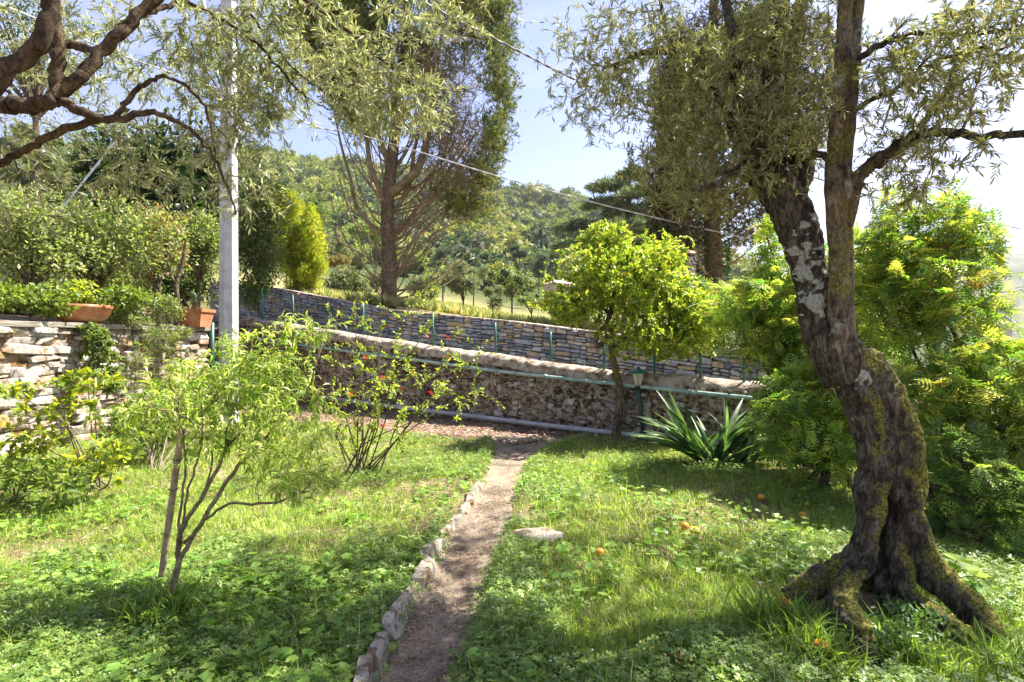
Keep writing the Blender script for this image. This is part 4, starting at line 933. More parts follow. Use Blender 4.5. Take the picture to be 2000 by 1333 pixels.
def ivy_conifer():
    b = P(1395, 690, 20.0); b[2] = .9
    t = thing('ivy_conifer', b, 'dark conifer with ivy-clad trunk and brown dead boughs behind the olive tree', 'tree')
    tr = [b, P(1395, 560, 20), P(1390, 440, 20), P(1388, 300, 20), P(1390, 150, 20), P(1395, 0, 20), P(1400, -150, 20)]
    sk = Skel(); p, r = sk.limb(tr, .36, .12, 6); V, Fc = tube(p, r, 12, jit=.05); add('trunk', V, Fc, M['bark_red'], t, attrs={'moss': np.zeros(len(V)), 'lichen': np.zeros(len(V))})
    limbs = []
    for k in range(110):
        sx = R_.choice([-1, 1]); y0 = R_.uniform(120, 600); reach = R_.uniform(40, 125); up = R_.uniform(10, 120); zd = R_.uniform(-2, 2)
        q = [P(1392, y0, 20), P(1392+sx*reach*.5, y0-up*.3, 20+zd*.4), P(1392+sx*reach, y0-up, 20+zd)]; limbs.append(sk.limb(q, R_.uniform(.02, .06), .01, 4, d0=1))
    V, Fc = tubes(limbs, 5); add('branches', V, Fc, M['twig_red'], t, kind='stuff')
    tg = ell([(1340, 330, 20, 60, 160, 2.2, 700, .3), (1440, 350, 20, 60, 170, 2.2, 700, .3), (1300, 450, 20, 40, 60, 2, 180)])
    tw = sk.grow(tg, .014, .004, 0.1, .15, 4); V, Fc = tubes(tw, 3); add('dead_twigs', V, Fc, M['twig_red'], t, kind='stuff')
    gr = ell([(1325, 220, 20, 46, 150, 2, 800), (1315, 390, 20, 40, 100, 2, 480), (1440, 120, 20, 80, 160, 2.2, 500), (1560, 180, 20, 70, 140, 2, 330), (1480, 380, 20, 45, 110, 2, 180), (1300, 480, 20, 30, 40, 1.5, 60)])
    pos = np.repeat(gr, 9, axis=0)+R_.normal(size=(len(gr)*9, 3))*.22
    V, Fc, Cc = scatter(T_TUFT, pos, R_.normal(size=(len(pos), 3))+np.array((0, 0, .2)), R_.uniform(.12, .28, len(pos)), palette(len(pos), [(.03, .05, .02), (.05, .075, .025), (.09, .065, .03), (.13, .085, .04)]), .6, .2); add('crown', V, Fc, M['needle'], t, col=Cc)
    th = R_.uniform(0, 2*math.pi, 2600); z = R_.uniform(0, 1, 2600); yy = 700-z*330; c = np.stack([(1393-CX)/F*20+np.cos(th)*.45, 20+np.sin(th)*.45, EYE+(CY-yy)/F*20], -1)
    V, Fc, Cc = scatter(T_KITE, c, np.stack([np.cos(th), np.sin(th), -z*0-.3], -1), R_.uniform(.12, .2, 2600), palette(2600, [(.04, .09, .025), (.06, .12, .03)]), .5, .2); add('ivy', V, Fc, M['glossleaf'], t, col=Cc, kind='stuff')
ivy_conifer()
def big_cedar():
    d = 48; b = P(1225, 600, d); b[2] = float(terr(np.array([b[0]]), np.array([d]))[0]); t = thing('big_cedar', b, 'large cedar with flat drooping tiers of blue-green foliage left of the ivy-clad conifer', 'tree')
    sk = Skel(); p, r = sk.limb([b, P(1225, 500, d), P(1228, 400, d), P(1230, 315, d)], .55, .08, 6); L_ = [(p, r)]; Ls = []
    tiers = [(1235, 338, 34, 10), (1190, 360, 42, 10), (1255, 372, 50, 11), (1180, 395, 46, 10), (1240, 410, 66, 12), (1130, 440, 46, 10), (1160, 462, 72, 12), (1255, 445, 70, 13), (1270, 480, 60, 12), (1110, 476, 34, 7), (1200, 500, 60, 12), (1285, 400, 40, 12), (1290, 510, 50, 12)]
    for x, y, rx, ry in tiers:
        dd = d+R_.uniform(-2.5, 1.5); e = P(x, y+3, dd); st = P(1227, y+25, d); q = catmull([st, (st+e)/2+np.array((0, 0, .5)), e], 4); L_.append((q, np.linspace(.16, .05, len(q))))
        n = int(rx*11); u = R_.uniform(-1, 1, n); v_ = R_.uniform(-1, 1, n); ww = R_.uniform(-1, 1, n)
        c = P(x, y, dd)+np.stack([u*rx/F*d, v_*rx/F*d*.8, (ww*ry*.55-(u*u)*ry*.9-np.abs(v_)*ry*.2)/F*d], -1)
        c = c[(u*u+v_*v_) < 1]; n = len(c)
        Ls.append(scatter(T_TUFT, c, np.stack([R_.normal(size=n), R_.normal(size=n), -R_.uniform(.1, .9, n)], -1), R_.uniform(.35, .75, n), palette(n, [(.19, .24, .13), (.13, .18, .10), (.25, .29, .15), (.09, .13, .075)]), .5, .2))
    V, Fc = tubes(L_, 6); add('trunk', V, Fc, M['twig_dark'], t); V, Fc, Cc = merge(Ls); add('crown', V, Fc, M['needle'], t, col=Cc)
big_cedar()

# ------------------------------------------------------------------ right olive tree (the old leaning trunk)
def attrs0(V): return {'moss': np.zeros(len(V)), 'lichen': np.zeros(len(V))}
def remeshed(tubelist, voxel, name):
    V, Fc = merge(tubelist); me = mesh_np('tmp', V, Fc); o = bpy.data.objects.new('tmp', me); COL.objects.link(o)
    m = o.modifiers.new('r', 'REMESH'); m.mode = 'VOXEL'; m.voxel_size = voxel; m.use_smooth_shade = True
    s = o.modifiers.new('s', 'SMOOTH'); s.factor = .6; s.iterations = 3
    dg = bpy.context.evaluated_depsgraph_get(); ev = o.evaluated_get(dg); m2 = ev.to_mesh(); m2.calc_loop_triangles()
    v = np.zeros(len(m2.vertices)*3); m2.vertices.foreach_get('co', v); f = np.zeros(len(m2.loop_triangles)*3, int); m2.loop_triangles.foreach_get('vertices', f); nn = np.zeros(len(m2.vertices)*3); m2.vertices.foreach_get('normal', nn)
    v, f, nn = v.reshape(-1, 3), f.reshape(-1, 3), nn.reshape(-1, 3); ev.to_mesh_clear(); bpy.data.objects.remove(o)
    return v, f, nn
def vtube(spec, n=10, sub=5, jit=0.0):
    """spec rows: px,py,d,r"""
    p = catmull([P(a, b, c) for a, b, c, r in spec], sub); r = np.interp(np.linspace(0, len(spec)-1, len(p)), np.arange(len(spec)), [q[3] for q in spec]); return tube(p, r, n, True, jit)
def old_olive():
    b = G(1715, 1175); t = thing('olive_tree', b, 'old leaning olive tree with mossy twisted trunk and spreading roots on the right', 'olive tree')
    strands = [
        [(1540, 1168, 3.38, .06), (1588, 1143, 3.42, .078), (1650, 1105, 3.42, .08), (1685, 1040, 3.38, .072), (1698, 960, 3.38, .085), (1714, 890, 3.40, .105), (1700, 820, 3.42, .11), (1672, 760, 3.44, .11), (1640, 700, 3.47, .10)],
        [(1705, 1300, 2.80, .05), (1690, 1262, 2.88, .058), (1665, 1215, 3.0, .07), (1642, 1165, 3.12, .075), (1655, 1130, 3.25, .08), (1690, 1070, 3.30, .07), (1700, 1000, 3.33, .06), (1705, 930, 3.36, .08), (1700, 850, 3.38, .10), (1690, 800, 3.4, .10)],
        [(1945, 1250, 2.98, .05), (1920, 1215, 3.08, .07), (1875, 1170, 3.18, .085), (1832, 1130, 3.25, .09), (1795, 1080, 3.3, .078), (1772, 1000, 3.34, .07), (1774, 930, 3.38, .08), (1768, 860, 3.4, .10), (1735, 800, 3.42, .11), (1705, 745, 3.45, .12), (1670, 700, 3.48, .11)],
        [(1900, 1275, 2.9, .055), (1862, 1235, 2.99, .07), (1815, 1195, 3.12, .055), (1770, 1150, 3.25, .06), (1755, 1080, 3.33, .07), (1760, 1000, 3.38, .07), (1745, 900, 3.4, .10), (1720, 820, 3.4, .10)],
        [(1740, 1190, 3.35, .06), (1725, 1130, 3.36, .07), (1722, 1060, 3.45, .08), (1725, 980, 3.5, .10), (1740, 900, 3.48, .13), (1725, 830, 3.48, .14), (1690, 760, 3.5, .14), (1650, 700, 3.52, .12)],
        [(1700, 1150, 3.7, .09), (1715, 1050, 3.62, .12), (1735, 960, 3.56, .14), (1738, 880, 3.52, .14), (1715, 810, 3.5, .14)],
        # left (upper) limb
        [(1660, 740, 3.47, .145), (1628, 680, 3.5, .135), (1606, 630, 3.53, .115), (1590, 580, 3.55, .105), (1577, 520, 3.58, .103), (1560, 460, 3.6, .108), (1535, 400, 3.64, .115), (1510, 345, 3.68, .12), (1490, 300, 3.7, .12), (1470, 250, 3.74, .10)],
        [(1530, 400, 3.66, .09), (1555, 330, 3.72, .09), (1570, 250, 3.78, .085)],
        [(1700, 745, 3.43, .10), (1668, 706, 3.42, .095), (1650, 680, 3.41, .075)],
    ]
    v, f, nn = remeshed([vtube(s, 12, 5, .04) for s in strands], 0.013, 'trunk')
    q = v*np.array((1, 1, .28)); d_ = -np.abs(fbm(q, 6, 2, 4, .6))*.036+fbm(v, 3, 5, 3)*.018-np.abs(fbm(q, 22, 8, 3, .6))*.016+fbm(v, 45, 28, 2)*.004+.018
    pxx = CX+v[:, 0]/v[:, 1]*F; pyy = CY-(v[:, 2]-EYE)/v[:, 1]*F
    # moss grows on the upper (right) sides and around the foot; lichen as round crusts
    right = nn[:, 0]*.6+nn[:, 2]*.6-nn[:, 1]*.25
    moss = np.clip(.16+.72*np.clip(right, -.3, 1)+.42*fbm(v, 7, 31, 5, .65)+.25*np.clip(.9-v[:, 2], 0, .6), 0, 1)*np.clip((1.75-v[:, 2]+.2*fbm(v, 6, 44, 3))/.45, .12, 1)
    lich = np.zeros(len(v))
    for lx, ly, ld, lr in ((1563, 515, 3.47, .075), (1550, 497, 3.48, .06), (1580, 535, 3.46, .05), (1592, 592, 3.43, .068), (1555, 548, 3.48, .03), (1600, 560, 3.45, .03), (1690, 735, 3.33, .03), (1575, 480, 3.5, .03), (1570, 440, 3.5, .03)):
        c = P(lx, ly, ld); r = np.linalg.norm(v-c, axis=1)*(1.15+.8*fbm(v, 34, int(lx), 4)); lich = np.maximum(lich, np.clip(1.4-r/lr*.9, 0, 1))
    lich = np.clip(lich*1.1, 0, 1)
    d_ = d_+np.clip(moss-.4, 0, 1)*(.012+.008*vnoise(v, 60, 3))+np.where(lich > .5, .004+.005*vnoise(v, 60, 4), 0)
    v = v+nn*d_[:, None]
    add('trunk', v, f, M['bark'], t, attrs={'moss': moss, 'lichen': lich}); print('olive trunk', len(f))
    # pale grafted limb
    pale = [[(1652, 705, 3.42, .085), (1640, 680, 3.42, .085), (1637, 640, 3.40, .066), (1637, 560, 3.38, .060), (1636, 480, 3.36, .056), (1632, 400, 3.35, .055), (1630, 320, 3.33, .052), (1636, 220, 3.3, .046), (1645, 120, 3.28, .042), (1650, 20, 3.26, .038), (1652, -120, 3.25, .045)],
            [(1662, 700, 3.42, .05), (1655, 600, 3.40, .045), (1652, 480, 3.37, .04), (1646, 380, 3.35, .045), (1655, 250, 3.33, .042), (1665, 120, 3.30, .040), (1676, 0, 3.28, .036), (1690, -140, 3.25, .04)],
            [(1640, 480, 3.42, .03), (1660, 420, 3.36, .035), (1668, 370, 3.34, .036), (1682, 340, 3.3, .036), (1712, 312, 3.25, .030)]]
    v, f, nn = remeshed([vtube(s, 10, 5, .05) for s in pale], 0.011, 'limb')
    q = v*np.array((1, 1, .3)); knot = np.clip(vnoise(v, 11, 77)-.45, 0, 1)
    v = v+nn*(fbm(q, 9, 2, 4, .6)*.006+fbm(v, 4, 6, 3)*.005-knot*.03)[:, None]
    add('limb', v, f, M['bark_pale'], t, attrs={'moss': np.clip(.25+.4*fbm(v, 5, 9, 3), 0, .5), 'lichen': np.clip(fbm(v, 8, 19, 3)*.5, 0, .6)}, label='paler smooth-barked limb rising upright from the trunk')
    sk = Skel(); br = []
    for spec in [[(1700, 318, 3.27, .030), (1745, 290, 3.15, .028), (1790, 262, 3.02, .026), (1850, 258, 2.9, .022), (1920, 266, 2.75, .019), (2010, 262, 2.6, .017), (2150, 240, 2.45, .012)],
                 [(1678, 350, 3.31, .024), (1710, 322, 3.3, .022), (1760, 296, 3.3, .020), (1792, 262, 3.3, .02), (1825, 210, 3.3, .016), (1860, 155, 3.3, .014), (1880, 60, 3.3, .010)],
                 [(1500, 320, 3.7, .08), (1495, 220, 3.8, .07), (1510, 120, 3.85, .055), (1528, 20, 3.9, .045), (1550, -140, 3.95, .03)],
                 [(1568, 260, 3.78, .07), (1545, 190, 3.8, .05), (1552, 100, 3.8, .045), (1562, 0, 3.8, .04), (1580, -150, 3.8, .03)],
                 [(1485, 300, 3.74, .07), (1450, 215, 3.85, .045), (1438, 130, 3.9, .04), (1425, 60, 3.95, .035), (1405, -80, 4, .025)],
                 [(1478, 290, 3.74, .06), (1430, 250, 3.85, .04), (1385, 160, 3.95, .035), (1362, 132, 4, .030), (1330, 108, 4.05, .028), (1270, 102, 4.1, .024), (1225, 118, 4.15, .02), (1180, 132, 4.2, .012)],
                 [(1330, 108, 4.05, .02), (1300, 60, 4.1, .016), (1290, 0, 4.1, .012), (1270, -90, 4.1, .01)],
                 [(1660, 130, 3.3, .02), (1720, 85, 3.2, .018), (1790, 70, 3.1, .016), (1880, 66, 3.0, .012), (1990, 60, 2.9, .008)],
                 [(1655, 220, 3.32, .016), (1740, 180, 3.2, .013), (1830, 115, 3.1, .010), (1960, 95, 3.0, .008)],
                 [(1650, 0, 3.26, .03), (1700, -120, 3.1, .025), (1800, -250, 2.9, .02), (1950, -350, 2.6, .012)],
                 [(1650, -100, 3.25, .03), (1560, -250, 3.1, .02), (1400, -400, 3.0, .015)],
                 [(1528, 20, 3.9, .03), (1420, -100, 4.1, .02), (1280, -200, 4.4, .012)],
                 [(1625, 310, 3.36, .022), (1590, 300, 3.5, .02), (1560, 292, 3.62, .016), (1530, 305, 3.7, .012)],
                 [(1490, 300, 3.72, .03), (1440, 330, 3.6, .02), (1400, 360, 3.5, .014), (1350, 372, 3.45, .008)]]:
        p = catmull([P(a, b_, c) for a, b_, c, r in spec], 6); r = np.interp(np.linspace(0, len(spec)-1, len(p)), np.arange(len(spec)), [q[3] for q in spec])
        p[1:-1] += R_.normal(size=(len(p)-2, 3))*.008; sk._add(p, r); V, Fc = tube(p, r, 9, True, .07); add('branch', V, Fc, M['bark'], t, attrs=attrs0(V))
    E2 = [(1400, 200, 3.9, 120, 150, .5, 150), (1250, 110, 4.0, 160, 110, .55, 120), (1520, 250, 3.5, 80, 90, .35, 80), (1180, 180, 4.1, 80, 90, .4, 40), (1300, 310, 3.9, 90, 80, .4, 60), (1400, 370, 3.7, 80, 50, .35, 45), (1500, 60, 3.8, 90, 90, .5, 70), (1750, 180, 3.2, 90, 140, .4, 60), (1900, 110, 2.9, 130, 110, .45, 110), (1760, 350, 3.2, 70, 80, .3, 35), (1870, 300, 2.8, 80, 60, .2, 14), (1600, 120, 3.5, 70, 130, .3, 40)]
    tw2 = sk.grow(ell(E2), .009, .003, .0, .12, 6)
    over = []   # the crown above the frame
    cc_ = np.array((4.0, 5.2, 5.9)); v = nrm(R_.normal(size=(300, 3)))*R_.uniform(.2, 1, (300, 1))**.5; over = cc_+v*np.array((2.5, 1.9, .9)); over = over[over[:, 2] > EYE+over[:, 1]*.62]
    tw2b = sk.grow(over, .012, .004, 0, .12, 6)
    E3 = [(a, b_, c, rx*1.12, ry*1.12, rd, int(n*k)) for (a, b_, c, rx, ry, rd, n), k in zip(E2, (7, 4.5, 7.5, 5.5, 4, 4, 7, 3.6, 5, 4, 4, 5))]
    tw3 = sk.grow(ell(E3), .0032, .0014, .08, .12, 4)
    v = nrm(R_.normal(size=(2300, 3)))*R_.uniform(.2, 1, (2300, 1))**.5; over = cc_+v*np.array((2.7, 1.9, 1.0)); over = over[over[:, 2] > EYE+over[:, 1]*.63]
    tw3b = sk.grow(over, .0035, .0015, .05, .12, 4)
    V, Fc = tubes(tw2+tw2b, 5); add('twigs', V, Fc, M['twig'], t, kind='stuff'); V, Fc = tubes(tw3+tw3b, 3); add('small_twigs', V, Fc, M['twig_green'], t, kind='stuff')
    oc = [(.20, .22, .08), (.28, .29, .12), (.13, .15, .05), (.36, .36, .18)]
    A = leaves_on(tw3, T_LANCE, 10, .042, oc, .6, .05, .5, .35); B = leaves_on(tw2, T_LANCE, 18, .042, oc, .6, .2, .5, .35); C_ = leaves_on(tw3b, T_SLIM, 14, .08, oc, .75, .1, .5)
    V, Fc, Cc = merge([A, B, C_]); add('crown', V, Fc, M['olive'], t, col=Cc); print('olive crown', len(Fc))
old_olive()

def left_olive():
    b = np.array((-3.6, 1.7, 0)); t = thing('olive_tree', b, 'olive tree reaching in from the left with bent brown branches and hanging silvery sprays', 'olive tree')
    sk = Skel()
    main = [(-3.6, 1.7, -.1), (-3.55, 1.75, .9), (-3.3, 1.95, 1.9), P(-170, 240, 2.4), P(-60, 195, 2.35), P(0, 203, 2.3), P(60, 207, 2.28), P(110, 192, 2.26)]
    p = catmull(main, 6); r = np.interp(np.linspace(0, 1, len(p)), [0, .3, .5, .7, 1], [.17, .14, .09, .034, .027]); p[1:-1] += R_.normal(size=(len(p)-2, 3))*.006
    V, Fc = tube(p, r, 14, True, .06); add('trunk', V, Fc, M['bark_warm'], t, attrs=attrs0(V)); k = len(p)//2; sk._add(p[k:], r[k:])
    for spec in [[(108, 195, 2.27, .029), (112, 150, 2.27, .026), (110, 80, 2.27, .026), (103, 0, 2.25, .026), (95, -120, 2.2, .028), (90, -300, 2.15, .02)],
                 [(100, 200, 2.28, .030), (150, 155, 2.3, .026), (205, 95, 2.35, .025), (260, 40, 2.4, .023), (310, -10, 2.45, .022), (380, -100, 2.5, .016)],
                 [(-80, 240, 2.1, .04), (0, 148, 2.12, .034), (50, 112, 2.15, .031), (85, 70, 2.15, .030), (98, 0, 2.15, .030), (100, -120, 2.1, .035)],
                 [(120, 197, 2.27, .020), (170, 222, 2.3, .018), (230, 232, 2.35, .016), (300, 220, 2.4, .012), (360, 245, 2.45, .009), (400, 285, 2.5, .007), (435, 340, 2.5, .005), (460, 420, 2.5, .004)],
                 [(225, 232, 2.35, .012), (262, 180, 2.4, .011), (300, 153, 2.4, .009), (350, 160, 2.45, .007), (395, 200, 2.5, .006), (415, 260, 2.5, .004), (420, 330, 2.5, .003)],
                 [(195, 100, 2.4, .014), (150, 90, 2.5, .018), (120, 90, 2.5, .018), (60, 110, 2.6, .016), (-40, 180, 2.7, .016)],
                 [(215, 85, 2.35, .016), (255, 35, 2.5, .014), (300, 22, 2.6, .012), (350, 0, 2.7, .012), (430, -60, 2.8, .010)],
                 [(350, 0, 2.7, .010), (420, 30, 2.75, .008), (500, 85, 2.8, .007), (560, 150, 2.85, .006), (600, 190, 2.85, .004), (650, 215, 2.85, .003)],
                 [(200, 232, 2.4, .016), (130, 250, 2.45, .017), (60, 285, 2.5, .016), (0, 320, 2.55, .016), (-90, 350, 2.6, .015)],
                 [(380, -100, 2.5, .014), (500, -80, 2.55, .012), (600, 0, 2.6, .010), (680, 60, 2.6, .008), (760, 130, 2.6, .006), (850, 190, 2.6, .004)],
                 [(500, -80, 2.55, .01), (620, 40, 2.9, .008), (720, 130, 3.0, .006), (800, 230, 3.0, .004)],
                 [(430, -60, 2.8, .009), (500, 40, 2.9, .007), (560, 120, 2.9, .005), (620, 170, 2.9, .004), (700, 225, 2.9, .003)],
                 [(500, -80, 2.55, .01), (700, -90, 2.5, .008), (900, -40, 2.5, .005), (960, 0, 2.5, .003)],
                 [(90, -300, 2.15, .02), (300, -350, 2.3, .015), (600, -300, 2.3, .01), (900, -250, 2.2, .006)]]:
        p = catmull([P(a, b_, c) for a, b_, c, r in spec], 6); r = np.interp(np.linspace(0, len(spec)-1, len(p)), np.arange(len(spec)), [q[3] for q in spec])
        p[1:-1] += R_.normal(size=(len(p)-2, 3))*.004; sk._add(p, r); V, Fc = tube(p, r, 9, True, .07); add('branch', V, Fc, M['bark_warm'], t, attrs=attrs0(V))
    E2 = [(300, 100, 2.9, 280, 110, .5, 110), (500, 150, 2.9, 110, 130, .4, 80), (180, 300, 2.8, 180, 80, .4, 34), (330, 330, 2.8, 110, 80, .4, 30), (480, 300, 2.8, 60, 110, .3, 26), (740, 160, 2.7, 120, 80, .3, 60), (780, 210, 2.6, 110, 55, .25, 40), (620, 60, 2.8, 110, 70, .35, 40), (850, 20, 2.6, 110, 40, .3, 22), (110, 80, 3.0, 150, 80, .4, 20), (70, 400, 2.7, 90, 60, .3, 10)]
    tw2 = sk.grow(ell(E2), .005, .002, .12, .14, 6)
    E3 = [(a, b_, c, rx*1.1, ry*1.1, rd, int(n*k)) for (a, b_, c, rx, ry, rd, n), k in zip(E2, (5.6, 6.2, 4, 4, 5.5, 3.6, 4, 4.5, 5, 4, 4))]
    tw3 = sk.grow(ell(E3), .0026, .0012, .14, .12, 4)
    cc_ = np.array((-1.9, 2.2, 3.9)); v = nrm(R_.normal(size=(500, 3)))*R_.uniform(.2, 1, (500, 1))**.5; over = cc_+v*np.array((1.8, 1.3, .6)); over = over[over[:, 2] > EYE+over[:, 1]*.64]
    tw3b = sk.grow(over, .003, .0015, .05, .12, 4)
    V, Fc = tubes(tw2, 5); add('twigs', V, Fc, M['twig'], t, kind='stuff'); V, Fc = tubes(tw3+tw3b, 3); add('small_twigs', V, Fc, M['twig_green'], t, kind='stuff')
    oc = [(.24, .27, .12), (.34, .36, .20), (.15, .18, .07), (.42, .44, .28)]
    A = leaves_on(tw3, T_LANCE, 10, .036, oc, .6, .05, .5, .35, droop=.12); B = leaves_on(tw2, T_LANCE, 20, .037, oc, .6, .15, .5, .35); C_ = leaves_on(tw3b, T_SLIM, 12, .06, oc, .75, .1, .5)
    V, Fc, Cc = merge([A, B, C_]); add('crown', V, Fc, M['olive'], t, col=Cc); print('left olive', len(Fc))
left_olive()

# ------------------------------------------------------------------ round bright tree
def round_tree():
    b = np.array((P(1205, 852, 9.3)[0], 9.3, 0)); t = thing('round_tree', b, 'small tree with twisted trunk and dense bright yellow-green crown in front of the brown wall', 'tree')
    specs = [[(1203, 862, 9.3, .085), (1206, 820, 9.3, .075), (1212, 775, 9.3, .065), (1203, 725, 9.3, .06), (1196, 690, 9.3, .062), (1197, 660, 9.3, .06), (1190, 640, 9.3, .055)],
             [(1194, 650, 9.3, .05), (1186, 630, 9.35, .045), (1196, 600, 9.4, .04), (1200, 560, 9.4, .03), (1190, 520, 9.4, .02)],
             [(1186, 655, 9.28, .04), (1175, 672, 9.25, .04), (1165, 672, 9.22, .035), (1166, 652, 9.2, .035), (1180, 640, 9.2, .04), (1190, 640, 9.25, .035)],
             [(1198, 662, 9.3, .045), (1210, 672, 9.3, .045), (1222, 650, 9.35, .04), (1230, 630, 9.4, .035), (1250, 590, 9.4, .025), (1270, 540, 9.5, .015)],
             [(1175, 672, 9.25, .035), (1162, 680, 9.2, .034)],
             [(1230, 630, 9.4, .025), (1270, 610, 9.3, .02), (1320, 600, 9.2, .015), (1360, 600, 9.1, .01)],
             [(1190, 610, 9.4, .025), (1150, 590, 9.3, .018), (1110, 585, 9.2, .012)],
             [(1200, 560, 9.4, .02), (1180, 500, 9.3, .014), (1175, 470, 9.3, .01)]]
    v, f, nn = remeshed([vtube(s, 8, 5, .05) for s in specs], .014, 'trunk'); v = v+nn*(fbm(v, 9, 3, 4)*.008)[:, None]
    add('trunk', v, f, M['bark_pale'], t, attrs={'moss': np.clip(fbm(v, 4, 3, 3)*.6, 0, .6), 'lichen': np.zeros(len(v))})
    sk = Skel()
    for s in specs[1:]: sk.limb([P(a, b_, c) for a, b_, c, r in s], s[0][3], s[-1][3], 4)
    E = [(1190, 530, 9.3, 85, 50, .7, 46), (1165, 470, 9.3, 30, 34, .3, 14), (1205, 475, 9.3, 22, 34, .3, 8), (1260, 560, 9.3, 95, 60, .8, 60), (1345, 605, 9.2, 60, 50, .7, 50), (1310, 665, 9.2, 65, 30, .6, 34), (1120, 595, 9.2, 50, 40, .6, 38), (1270, 510, 9.4, 60, 40, .5, 30), (1235, 640, 9.0, 60, 50, .5, 22), (1370, 640, 9.1, 28, 50, .5, 16)]
    tw2 = sk.grow(ell(E), .012, .004, 0, .12, 5); E3 = [(a, b_, c, rx*1.2, ry*1.18, rd, n*15) for a, b_, c, rx, ry, rd, n in E]
    tw3 = sk.grow(ell(E3), .004, .002, 0, .1, 4); V, Fc = tubes(tw2, 5); add('branches', V, Fc, M['twig_dark'], t, kind='stuff'); V, Fc = tubes(tw3, 3); add('twigs', V, Fc, M['twig_green'], t, kind='stuff')
    V, Fc, Cc = leaves_on(tw3, T_OVAL, 11, .058, [(.33, .42, .04), (.45, .50, .06), (.20, .31, .035), (.55, .50, .09), (.13, .22, .03)], .9, .1, .6, .3, .15)
    add('crown', V, Fc, M['glossleaf'], t, col=Cc); print('round', len(Fc))
round_tree()

# ------------------------------------------------------------------ young tree with stake (left front)
def young_tree():
    b = G(322, 1192); t = thing('young_tree', b, 'young multi-stemmed tree with long drooping bright leaves, tied to a stake on the left lawn', 'tree')
    specs = [[(322, 1200, 3.38, .022), (345, 1120, 3.4, .018), (355, 1040, 3.42, .014), (400, 960, 3.5, .013), (440, 880, 3.6, .011), (445, 830, 3.6, .009), (470, 760, 3.6, .006)],
             [(330, 1195, 3.38, .02), (350, 1100, 3.38, .015), (400, 1010, 3.42, .014), (455, 925, 3.5, .012), (485, 890, 3.55, .010), (540, 830, 3.6, .007), (560, 760, 3.6, .005)],
             [(360, 1060, 3.4, .010), (400, 1015, 3.3, .009), (450, 985, 3.25, .008), (530, 983, 3.2, .007), (580, 965, 3.2, .005), (620, 930, 3.2, .004)],
             [(345, 1110, 3.38, .008), (352, 1000, 3.4, .008), (362, 900, 3.5, .007), (350, 800, 3.5, .006), (330, 740, 3.5, .004)],
             [(355, 1040, 3.4, .007), (372, 940, 3.45, .007), (395, 860, 3.5, .006), (390, 780, 3.5, .004)],
             [(440, 880, 3.6, .008), (500, 800, 3.7, .006), (520, 700, 3.8, .005), (600, 660, 3.9, .003)],
             [(400, 960, 3.5, .006), (415, 880, 3.45, .006), (370, 820, 3.3, .005), (280, 790, 3.2, .003)],
             [(540, 830, 3.6, .006), (600, 760, 3.6, .005), (620, 700, 3.6, .004), (640, 640, 3.7, .003)]]
    sk = Skel()
    for s in specs:
        p = catmull([P(a, b_, c) for a, b_, c, r in s], 6); r = np.interp(np.linspace(0, len(s)-1, len(p)), np.arange(len(s)), [q[3] for q in s]); p[1:-1] += R_.normal(size=(len(p)-2, 3))*.004; sk._add(p[len(p)//3:], r[len(p)//3:])
        V, Fc = tube(p, r, 8, True, .06); add('stem', V, Fc, M['stem_tan'], t, attrs={'moss': np.full(len(V), .1), 'lichen': np.zeros(len(V))})
    E = [(500, 740, 3.7, 110, 75, .35, 40), (430, 800, 3.6, 110, 70, .35, 34), (560, 820, 3.6, 80, 80, .35, 34), (560, 900, 3.4, 80, 50, .3, 20), (350, 780, 3.5, 80, 60, .3, 20), (530, 680, 3.8, 60, 50, .3, 14), (280, 800, 3.3, 50, 30, .2, 6), (610, 650, 3.8, 50, 40, .2, 8), (600, 940, 3.2, 50, 35, .2, 9), (430, 880, 3.5, 90, 30, .3, 12)]
    tw2 = sk.grow(ell(E), .004, .002, 0, .12, 5); tw3 = sk.grow(ell([(a, b_, c, rx*1.3, ry*1.2, rd, int(n*2.7)) for a, b_, c, rx, ry, rd, n in E]), .002, .001, 0, .1, 4)
    V, Fc = tubes(tw2+tw3, 4); add('twigs', V, Fc, M['twig_green'], t, kind='stuff')
    cs = [(.28, .38, .06), (.38, .46, .09), (.17, .27, .04), (.48, .51, .20)]
    A = leaves_on(tw3, T_PEACH, 8, .060, cs, 1.0, .2, .45, .45, .16, droop=.1); B = leaves_on(tw2, T_PEACH, 8, .070, cs, 1.0, .3, .45, .35, .14)
    V, Fc, Cc = merge([A, B]); add('crown', V, Fc, M['leaf'], t, col=Cc); print('young', len(Fc))
    # dry flower heads
    pp = np.array([p[-1] for p, r in tw3[::6]]); pos = np.repeat(pp, 26, 0)+R_.normal(size=(len(pp)*26, 3))*.018; V, Fc, Cc = scatter(T_SLIM, pos, R_.normal(size=(len(pos), 3))+np.array((0, 0, .5)), .016, (.42, .34, .22), 1, .15)
    add('dry_flowers', V, Fc, M['petal'], t, col=Cc, kind='stuff')
    s0 = G(308, 1150); s1 = P(356, 832, 3.55); V, Fc = tube(catmull([s0-np.array((0, 0, .1)), (s0+s1)/2+np.array((.006, 0, 0)), s1], 8), .021, 8, True, .06)
    st = thing('wooden_stake', s0, 'weathered wooden stake leaning beside the young tree', 'stake'); add('stake_pole', V, Fc, M['wood'], st)
    for q in (.35, .62, .8):
        c = s0*(1-q)+s1*q; a = np.linspace(0, 2*math.pi, 13); V, Fc = tube(c+np.stack([np.cos(a)*.028, np.sin(a)*.028, np.sin(a*2)*.004], -1), .003, 4, False); add('tie', V, Fc, M['darkpost'], st)
young_tree()

